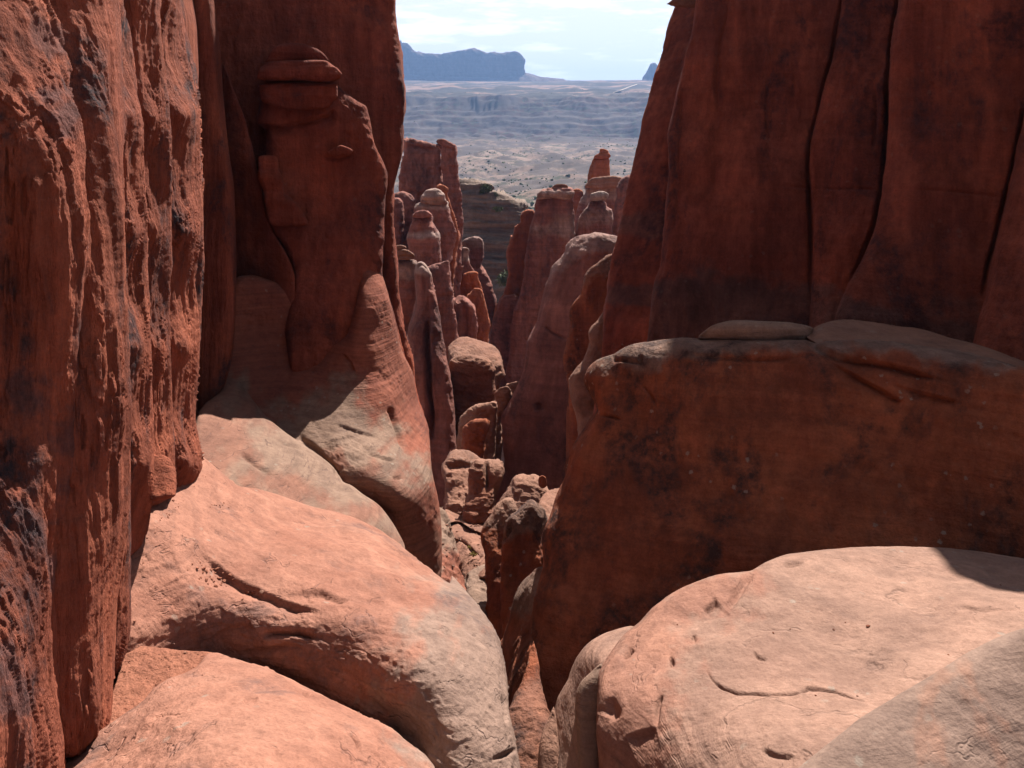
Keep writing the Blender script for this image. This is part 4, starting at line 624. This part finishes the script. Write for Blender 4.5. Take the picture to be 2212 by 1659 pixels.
relief('rock_knob', V((322, 1000), (336, 985), (352, 982), (368, 992), (380, 1020), (378, 1070), (350, 1080), (326, 1080)), [(350, 1000, 8.9), (350, 1060, 8.6)], 16, M_LEFT, asp=1.2, back=.5, s=1.8, noise=[('rough', .015, .3)], parent=lc)

# ================================================================== NEAR LEFT domes and sand
relief('slickrock_dome', V((180, 1050), (300, 1020), (360, 1000), (400, 975), (435, 984), (514, 1049), (556, 1056), (615, 1073), (674, 1094), (738, 1109), (784, 1126), (822, 1145), (844, 1161), (886, 1195), (928, 1229), (971, 1259)) + K8((1700, 0), (1790, 100), (1870, 200), (1930, 290), (1970, 420), (1990, 560), (1997, 700), (2020, 800), (2040, 900), (2057, 1005)) + V((1135, 1800), (1000, 1900), (100, 1900), (100, 1400)),
       [(279, 1380, 7.9), (320, 1130, 9.2), (350, 1080, 9.9), (435, 1010, 11.6), (600, 1075, 12.2), (784, 1130, 11.9), (928, 1235, 10.9), (1013, 1290, 10.2), (1065, 1365, 9.3), (1090, 1475, 8.4), (1110, 1616, 7.6), (400, 1250, 8.7), (560, 1230, 9.3), (700, 1270, 9.05), (850, 1350, 8.5), (950, 1450, 7.95), (1010, 1560, 7.55), (400, 1390, 8.35), (480, 1430, 8.5), (620, 1480, 8.4), (740, 1540, 8.15), (850, 1600, 7.85), (950, 1660, 7.35), (1030, 1650, 7.3), (1000, 1740, 7.15), (580, 1370, 8.45), (740, 1440, 8.2), (600, 1800, 8.4), (300, 1250, 8.5)], 20, M_DOME, asp=2.2, back=2, s=2.8,
       noise=nz_dome(1) + [('step', .012, .5, .4)], zones=[(V((962, 1180), (940, 1290), (905, 1380), (860, 1440), (800, 1510), (760, 1700), (1200, 1900), (1200, 1300)), .9, 110)],
       cracks=[(V((428, 1200), (470, 1222), (510, 1248), (550, 1272), (600, 1290), (650, 1305), (692, 1316)), 5, .09, 'r'), (V((640, 1278), (690, 1276), (730, 1284), (760, 1286)), 4, .06, 'r'), (V((560, 1375), (600, 1368), (640, 1362), (675, 1372)), 9, .10), (V((640, 1400), (560, 1410), (520, 1420)), 7, .05), (V((540, 1340), (500, 1360), (440, 1390)), 9, .05, 'l'), (V((1085, 1500), (1092, 1530), (1096, 1560)), 3, .05), (V((1062, 1640), (1100, 1625), (1115, 1618)), 4, .05)],
       label='big orange slickrock dome bulging beside the fluted cliff', cat='slickrock dome', group='near slickrock domes')
relief('slickrock_dome', V((60, 1700), (130, 1642), (200, 1590), (270, 1540), (312, 1512), (332, 1487), (365, 1466), (399, 1454), (425, 1440), (440, 1420), (450, 1411), (470, 1410), (519, 1425), (581, 1445), (635, 1470), (685, 1495), (739, 1524), (789, 1549), (843, 1574), (872, 1599), (905, 1624), (936, 1660), (980, 1750), (980, 1900), (60, 1900)),
       [(445, 1415, 7.55), (700, 1505, 7.0), (900, 1630, 6.35), (200, 1600, 6.5), (450, 1560, 6.05), (650, 1640, 5.6), (500, 1880, 4.7), (850, 1800, 5.4)], 16, M_DOME, asp=2, back=1.5, s=2.8, noise=nz_dome(.8) + [('step', .010, .5, .4)], zones=[(V((820, 1500), (850, 1600), (900, 1700), (1000, 1900), (1100, 1700)), .85, 60)],
       cracks=[(V((523, 1522), (535, 1508), (560, 1510)), 3, .03, 'r'), (V((325, 1552), (360, 1545), (400, 1548)), 2, .02), (V((740, 1600), (760, 1620), (770, 1640)), 3, .03), (V((650, 1506), (660, 1515), (672, 1512)), 4, .04)],
       label='pale orange dome at the bottom of the view beside the red sand', cat='slickrock dome', group='near slickrock domes')
sd = relief('sand', V((215, 1590), (262, 1440), (275, 1395), (330, 1398), (400, 1405), (450, 1408), (470, 1425), (440, 1470), (330, 1530), (250, 1590)), [(279, 1390, 7.95), (450, 1408, 7.8), (250, 1570, 6.85), (330, 1490, 7.3)], 6, M_SAND, asp=.5, back=.3, s=2.2, noise=[('rough', .012, .12)])
sd['kind'] = 'stuff'; sd['label'] = 'patch of loose red sand below the fluted cliff'; sd['category'] = 'sand'

# ================================================================== NEAR RIGHT domes
relief('slickrock_dome', K11((495, 640), (500, 590), (540, 520), (600, 440), (650, 400), (720, 330), (800, 270), (900, 225), (1000, 195), (1108, 186), (1170, 150), (1250, 120), (1400, 100), (1560, 88), (1700, 86), (1900, 92), (2050, 110), (2212, 135), (2450, 195), (2750, 300), (3050, 500), (3200, 900), (3200, 1400), (480, 1400), (500, 979), (495, 900), (490, 800)),
       [(1911, 1182, 9.6), (1640, 1235, 9.0), (1374, 1349, 8.3), (2200, 1206, 9.6), (1300, 1500, 7.3), (1310, 1640, 6.9), (1500, 1400, 7.7), (1830, 1290, 8.4), (1830, 1456, 7.1), (1560, 1520, 6.8), (1680, 1640, 6.0), (1420, 1620, 6.6), (2150, 1340, 7.9), (1700, 1850, 5.2), (1350, 1850, 6.5)], 22, M_DOMER, asp=1.8, back=2, s=2.2,
       noise=nz_dome(.8), zones=[(K11((480, 560), (700, 300), (1000, 180), (1160, 180), (1080, 330), (900, 430), (820, 600), (800, 800), (740, 1000), (480, 1000)), .8, 60)],
       cracks=[(K11((932, 595), (960, 640), (1000, 672), (1062, 692), (1180, 690), (1290, 682), (1345, 655), (1450, 668), (1530, 690), (1625, 728)), 2.6, .035), (K11((1160, 935), (1220, 950), (1300, 958)), 5, .03, 'r'), (K11((1120, 520), (1140, 545), (1180, 555)), 3, .03), (K11((1230, 168), (1330, 152)), 4, .05), (K11((1010, 355), (1080, 270), (1120, 200)), 9, .06), (K11((740, 830), (745, 740), (760, 700)), 5, .05), (K11((540, 780), (560, 740), (585, 800)), 14, .07), (K11((620, 880), (680, 850), (740, 830)), 9, .05, 'r'), (K11((600, 545), (640, 495)), 5, .06), (K11((870, 480), (880, 460), (885, 490)), 4, .04), (K11((790, 545), (798, 560), (795, 590)), 4, .05), (K11((920, 350), (960, 330), (975, 310)), 5, .06, 'r'), (K11((1930, 335), (2050, 350), (2212, 352)), 3, .03)],
       label='large pale pink slickrock dome under the brown-red block', cat='slickrock dome', group='near slickrock domes')
relief('slickrock_dome', K11((1180, 1090), (1298, 982), (1400, 900), (1550, 780), (1700, 690), (1850, 600), (1960, 530), (2060, 475), (2140, 440), (2212, 415), (2400, 365), (2650, 350), (2900, 420), (3050, 700), (3050, 1400), (1180, 1400)), [(2077, 1420, 5.3), (2212, 1360, 5.5), (1723, 1659, 4.6), (2212, 1659, 4.75), (2050, 1600, 4.8), (1950, 1520, 5.0)], 34, M_NEAR, asp=1.3, back=1.2, s=2.8, noise=nz_dome(.6),
       zones=[(K11((1770, 979), (1790, 700), (1880, 570), (1915, 600), (1830, 700), (1800, 979)), .45, 18), (K11((1830, 640), (1830, 760), (1870, 979), (1910, 979), (1860, 780), (1855, 640)), .5, 18), (K11((1950, 560), (2000, 680), (2120, 800), (2212, 880), (2212, 850), (2080, 720), (1985, 570)), .5, 18), (K11((1960, 640), (2020, 790), (2130, 979), (2180, 979), (2060, 790)), .4, 18)], label='nearest grey-pink dome with orange stripes in the corner', cat='slickrock dome', group='near slickrock domes')
relief('boulder', K14((690, 900), (715, 820), (760, 720), (830, 620), (920, 545), (1030, 490), (1150, 455), (1260, 440), (1300, 520), (1100, 800), (1000, 1200), (980, 1700), (700, 1900), (560, 1900), (555, 1300), (600, 1060)), [(1350, 1355, 8.9), (1240, 1450, 8.7), (1220, 1640, 8.0), (1290, 1420, 8.3)], 26, M_DOMER, asp=1.5, back=1.2, s=2.4, noise=nz_dome(.5), label='smooth grey boulder leaning behind the left edge of the pale dome', cat='boulder', group='rocks in the near gap')
relief('boulder', K14((750, 1150), (765, 1000), (800, 920), (870, 850), (980, 760), (1010, 1000), (980, 1300), (960, 1750), (800, 1750), (770, 1400)), [(1255, 1460, 7.7), (1270, 1640, 7.4)], 18, M_RIDGE, asp=1.4, back=.8, s=2.2, noise=nz_dome(.4), label='dark grey rounded flake pressed against the pale dome edge', cat='boulder', group='rocks in the near gap')
relief('boulder', K14((440, 1500), (470, 1350), (520, 1240), (570, 1130), (600, 1300), (620, 1750), (440, 1750)), [(1185, 1550, 8.4), (1185, 1659, 8.1)], 14, M_BOULD, asp=1.4, back=.8, s=2.2, noise=nz_dome(.4), label='shaded brown flake low in the near gap', cat='boulder', group='rocks in the near gap')
relief('slot_rock', K14((-100, 500), (100, 590), (165, 440), (190, 380), (215, 240), (240, 160), (290, 60), (380, -20), (480, -60), (475, 30), (440, 180), (400, 330), (400, 420), (380, 500), (395, 620), (388, 900), (380, 1300), (380, 1700), (-200, 1900), (-300, 1000)), [(1140, 1250, 13.2), (1160, 1300, 12.2), (1120, 1500, 11.2), (1120, 1640, 10.5)], 22, M_BLOCK, asp=1.3, back=1.5, s=2.2, noise=[('lump', .12, 1.4), ('flute', .06, .7, 4), ('rough', .02, .4)], zones=[(K14((220, -50), (480, -80), (470, 200), (380, 360), (260, 260)), .9, 34)], label='sunlit-tipped rock wedged against the block in the slot', cat='boulder', group='rocks in the near gap')
relief('slot_rock', K14((90, 1290), (150, 1190), (195, 1130), (240, 1020), (300, 900), (345, 760), (372, 620), (398, 560), (425, 700), (480, 1000), (560, 1300), (600, 1900), (100, 1900)), [(1120, 1500, 9.9), (1120, 1659, 9.0), (1180, 1520, 9.7), (1150, 1400, 10.6)], 22, M_BLOCK, asp=1.3, back=1.2, s=2.2, noise=nz_dome(2.4), zones=[(K14((60, 1200), (500, 850), (500, 1900), (60, 1900)), .4, 20)], label='pinkish rock at the bottom of the near gap', cat='boulder', group='rocks in the near gap')
# ================================================================== small things: stones, plants
def ico(rad, seed, flat=.6, sub=2):
    import bmesh
    bm = bmesh.new(); bmesh.ops.create_icosphere(bm, subdivisions=sub, radius=1); v = np.array([x.co[:] for x in bm.verts]); f = np.array([[l.index for l in p.verts] for p in bm.faces]); bm.free()
    rs = np.random.RandomState(seed)
    for _ in range(9):              # chop with random planes: angular stone
        n = rs.normal(size=3); n /= np.linalg.norm(n); d = rs.uniform(.45, .85); e = v @ n - d; v = v - np.clip(e, 0, None)[:, None] * n
    v[:, 2] *= flat; v *= rad * np.array([1, rs.uniform(.6, .9), 1]); return v, f
stone_meshes = []
for k in range(4):
    v, f = ico(1.0, 40 + k); stone_meshes.append((v, f))
def ray_hit(u, v):
    d = ((u - UC) / F, 1.0, (VH - v) / F); import mathutils
    dg = bpy.context.evaluated_depsgraph_get()
    ok, loc, nor, i, ob, mt = SC.ray_cast(dg, mathutils.Vector((0, 0, 0)), mathutils.Vector(d).normalized())
    return loc, nor, ob
bpy.context.view_layer.update()
protos = {}
def stones(pts, mat, label, group, name='rock_fragment', seed=1):
    rs = random.Random(seed)
    for u, v, rpx in pts:
        k = rs.randrange(4); loc, nor, ob = ray_hit(u, v)
        key = (k, mat.name)
        if key not in protos:
            o = mesh_np(name, stone_meshes[k][0].copy(), stone_meshes[k][1], mat, smooth=False); protos[key] = o
        else:
            o = protos[key].copy(); COL.objects.link(o); o.name = name
        r = rpx * loc.y / F; o.scale = (r, r, r); o.rotation_euler = (rs.uniform(-.2, .2), rs.uniform(-.2, .2), rs.uniform(0, 6.28))
        o.location = (loc.x, loc.y, loc.z - r * .25); o['label'] = label; o['category'] = 'stone'; o['group'] = group
rs = random.Random(5)
frag = []
for k in range(46):
    a = rs.random(); u = 418 + 130 * a + rs.gauss(0, 7); v = 1222 + 52 * a + rs.gauss(0, 9) + 4; frag.append((u, v, rs.choice([2, 3, 3.5, 4.5, 6.5])))
stones(frag, M_SAND, 'broken clay-red rock fragments strewn along the ledge on the orange dome', 'rock fragments on the orange dome', seed=2)
stones([(600 + rs.gauss(0, 28), 1102 + rs.gauss(0, 5), rs.choice([2, 2.5, 3.5])) for k in range(9)][0:0] + [(466 + rs.gauss(0, 14), 1092 + rs.gauss(0, 3), rs.choice([2, 2.5, 3])) for k in range(9)], M_SAND, 'small red chips on the upper orange dome near the ribs', 'rock chips on the upper dome', seed=3)
stones([(566, 1281, 7), (372, 1392, 7), (400, 1410, 4)], M_BOULD, 'loose single stone lying on the orange dome', 'loose stones', seed=4)
stones([(K11((x, y))[0][0], K11((x, y))[0][1], r) for x, y, r in ((1585, 410, 6), (1202, 436, 3), (1445, 423, 3.5), (1492, 393, 2), (1270, 420, 2.2), (815, 402, 2.5), (2118, 243, 3), (1908, 524, 2.6), (1373, 688, 3.5), (1540, 690, 3))], M_BLOCK, 'dark pebbles scattered over the pale pink dome', 'pebbles on the pale dome', seed=6)
stones([(255 + 190 * rs.random(), 1412 + 70 * rs.random() ** 2, rs.choice([1.0, 1.3, 1.6, 2.2])) for k in range(40)], M_SAND, 'small red pebbles lying in the sand below the cliff', 'pebbles in the red sand', seed=7)
stones([(K13((rs.uniform(200, 640), rs.uniform(900, 1500)))[0][:2] + (rs.choice([2, 2.5, 3.5, 5]),)) for k in range(46)], M_BOULD, 'angular tan rubble stones littering the slot floor', 'rubble on the slot floor', seed=9)
def along(pl, n, jit):
    pl = np.array(pl, float); t = np.array([rs.random() for _ in range(n)]) * (len(pl) - 1)
    return [(float(np.interp(x, range(len(pl)), pl[:, 0])) + rs.gauss(0, jit), float(np.interp(x, range(len(pl)), pl[:, 1])) + rs.gauss(0, jit), rs.choice([1.3, 1.6, 2, 2.6, 3.6])) for x in t]
stones(along([(268, 1462), (288, 1390), (296, 1250), (336, 1140), (386, 1086), (444, 1030)], 46, 5), M_SAND, 'red rubble chips along the foot of the near fluted cliff', 'rubble at the cliff foot', seed=11)
stones(along([(480, 1402), (560, 1428), (650, 1462), (760, 1524), (850, 1572)], 30, 4), M_BOULD, 'small stones caught in the seam between the two orange domes', 'stones in the dome seam', seed=12)
stones(along([(1290, 770), (1380, 748), (1480, 740)], 9, 5), M_BOULD, 'small pale stones lying on the sunlit brow of the big block', 'stones on the block brow', seed=13)
# bushes: tapered stem + many small leaf blades
def leaf_mat(name, c1, c2):
    m = bpy.data.materials.new(name); m.use_nodes = True; t = m.node_tree; b = t.nodes['Principled BSDF']; b.inputs['Roughness'].default_value = .8; b.inputs['Specular IOR Level'].default_value = .1
    n_ = t.nodes.new('ShaderNodeTexNoise'); n_.inputs['Scale'].default_value = 2.5; g_ = t.nodes.new('ShaderNodeNewGeometry'); t.links.new(g_.outputs['Position'], n_.inputs['Vector'])
    x = t.nodes.new('ShaderNodeMix'); x.data_type = 'RGBA'; x.inputs['A'].default_value = c1 + (1,); x.inputs['B'].default_value = c2 + (1,); t.links.new(n_.outputs['Fac'], x.inputs['Factor']); t.links.new(x.outputs['Result'], b.inputs['Base Color']); return m
M_JUN = leaf_mat('juniper_green', (.045, .06, .03), (.10, .11, .055)); M_DRY = leaf_mat('dry_yellow_plant', (.30, .22, .07), (.18, .15, .05)); M_WOOD = leaf_mat('grey_bark', (.16, .12, .09), (.22, .17, .13))
def bush(u, v, Y, wpx, hpx, mat, name, label, n=420, seed=0, cat='bush', group=None):
    r_ = np.random.RandomState(seed); X = (u - UC) * Y / F; Z = (VH - v) * Y / F; w = wpx * Y / F; h = hpx * Y / F
    root = thing(name, label, cat, (X, Y, Z), group)
    cl = r_.normal(size=(9, 3)) * [w * .22, w * .2, h * .2] + [0, 0, h * .55]; cl[:, 2] = np.clip(cl[:, 2], h * .15, h * .9)
    c = cl[r_.randint(9, size=n)] + r_.normal(size=(n, 3)) * [w * .10, w * .10, h * .11]
    a, b = r_.normal(size=(n, 3)), r_.normal(size=(n, 3)); s_ = (w + h) * .035
    vv = np.stack([c - a * s_ - b * s_ * .4, c + a * s_ - b * s_ * .4, c + a * s_ * .6 + b * s_, c - a * s_ * .6 + b * s_ * .8], 1).reshape(-1, 3) + [X, Y, Z]
    mesh_np('foliage', vv, np.arange(n * 4).reshape(-1, 4), mat, root, smooth=False)
    V_, Q_ = [], []
    for k in range(5):
        e = cl[k]; o_ = len(V_)
        for t_i, t in enumerate((0, .5, 1)):
            p = e * t * np.array([1, 1, 1]); rr = w * .035 * (1 - .7 * t)
            for j in range(4): V_.append(p + [rr * math.cos(j * 1.57), rr * math.sin(j * 1.57), 0])
        for t_i in range(2):
            for j in range(4): Q_.append([o_ + t_i * 4 + j, o_ + t_i * 4 + (j + 1) % 4, o_ + t_i * 4 + 4 + (j + 1) % 4, o_ + t_i * 4 + 4 + j])
    mesh_np('stem', np.array(V_) + [X, Y, Z], np.array(Q_), M_WOOD, root)
bush(1047, 420, 134, 24, 22, M_JUN, 'juniper_bush', 'dark green juniper on the crest of the layered ridge', seed=1, group='junipers on the layered ridge', cat='juniper')
bush(1072, 424, 133, 12, 8, M_JUN, 'juniper_bush', 'small low juniper at the step of the layered ridge', seed=2, n=200, group='junipers on the layered ridge', cat='juniper')
bush(1075, 458, 127, 20, 13, M_JUN, 'juniper_bush', 'juniper growing on a ledge of the layered ridge', seed=3, n=260, group='junipers on the layered ridge', cat='juniper')
bush(1086, 618, 112, 26, 30, M_JUN, 'juniper_bush', 'shaded juniper low on the layered ridge beside the orange fin', seed=4, group='junipers on the layered ridge', cat='juniper')
bush(1013, 1187, 22, 9, 8, M_DRY, 'dry_plant', 'dry yellow tuft on the slot floor, darker of two', seed=6, n=160, cat='plant', group='dry tufts on the slot floor')
bush(1022, 1203, 21.4, 16, 10, M_DRY, 'dry_plant', 'wider dry yellow tuft on the slot floor ledge', seed=7, n=200, cat='plant', group='dry tufts on the slot floor')
# shrubs dotting the valley and plateau: nobody could count them
def shrubs():
    r_ = np.random.RandomState(3); v, f = ico(1, 3, .75, 1); VV, FF = [], []; n = 0
    vb = gv_.reshape(-1, 3)
    az = np.radians(r_.uniform(-8.5, 10.5, 8000)); rr = np.exp(r_.uniform(np.log(330), np.log(2900), 8000)); p = np.c_[rr * np.sin(az), rr * np.cos(az), rr * 0]
    keep = fbm(p / 120 + 9, 3) + r_.normal(size=len(p)) * .25 > .12; p = p[keep]
    return p, v, f
sp, sv, sf = shrubs()
from mathutils.bvhtree import BVHTree
from mathutils import Vector
mask = (np.abs(np.degrees(np.arctan2(gv_[:, 0], gv_[:, 1])) - 1) < 14) & (gv_[:, 1] > 250); 
ids = np.full(len(gv_), -1); ids[mask] = np.arange(mask.sum()); qk = gq_[mask[gq_].all(1)]
bv = BVHTree.FromPolygons([tuple(x) for x in gv_[mask]], [tuple(int(y) for y in x) for x in ids[qk]])
VV, FF = [], []; rs_ = np.random.RandomState(8); n0 = 0
for p in sp:
    hit = bv.ray_cast(Vector((p[0], p[1], 2000)), Vector((0, 0, -1)))
    if hit[0] is None: continue
    s_ = rs_.choice([.5, .65, .8, 1.1, 1.6]) * rs_.uniform(.8, 1.2); ca, sa = math.cos(n0), math.sin(n0); jit = 1 + .25 * rs_.normal(size=(len(sv), 1))
    w_ = sv * jit * s_; w_ = np.c_[w_[:, 0] * ca - w_[:, 1] * sa, w_[:, 0] * sa + w_[:, 1] * ca, w_[:, 2]]
    VV.append(w_ + [hit[0].x, hit[0].y, hit[0].z + s_ * .4]); FF.append(sf + n0 * len(sv)); n0 += 1
sh = mesh_np('shrubs', np.concatenate(VV), np.concatenate(FF), M_JUN, smooth=False); sh['kind'] = 'stuff'; sh['label'] = 'desert shrubs dotted over the far valley and plateau'; sh['category'] = 'shrubs'
# pale track on the plateau
tr = C1((1580, 452), (1640, 432), (1690, 412), (1740, 395)); tv, tq = [], []
for k, (u, v) in enumerate(tr):
    for dv in (-1.2, 1.2):
        d = Vector(((u - UC) / F, 1, (VH - v - dv * (.6 if k else .4)) / F)).normalized(); h_ = bv.ray_cast(Vector((0, 0, 0)), d); q = h_[0] if h_[0] else d * 4000
        tv.append((q.x, q.y, q.z + 1.5))
for k in range(len(tr) - 1): tq.append([2 * k, 2 * k + 1, 2 * k + 3, 2 * k + 2])
M_TRACK = leaf_mat('pale_dirt', (.36, .29, .23), (.40, .33, .27))
tk = mesh_np('road', np.array(tv), np.array(tq), M_TRACK); tk['kind'] = 'structure'; tk['label'] = 'pale road climbing the far plateau towards the butte'
# ------------------------------------------------------------------ haze
hz = mesh_np('haze', np.array([(x, y, z) for x in (-9500, 9500) for y in (-9500, 9500) for z in (float(gv_[:, 2].min()) - 1.0, 720)], float), np.array([[0, 1, 3, 2], [4, 6, 7, 5], [0, 4, 5, 1], [2, 3, 7, 6], [0, 2, 6, 4], [1, 5, 7, 3]]), bpy.data.materials.new('haze'), smooth=False)
m = hz.data.materials[0]; m.use_nodes = True; m.node_tree.nodes.clear()
pv = m.node_tree.nodes.new('ShaderNodeVolumePrincipled'); pv.inputs['Color'].default_value = (.20, .335, .61, 1); pv.inputs['Density'].default_value = HAZE; pv.inputs['Anisotropy'].default_value = .3
mo = m.node_tree.nodes.new('ShaderNodeOutputMaterial'); m.node_tree.links.new(pv.outputs[0], mo.inputs['Volume']); hz['kind'] = 'stuff'; hz['label'] = 'thin blue air haze over the whole desert'; hz['category'] = 'haze'
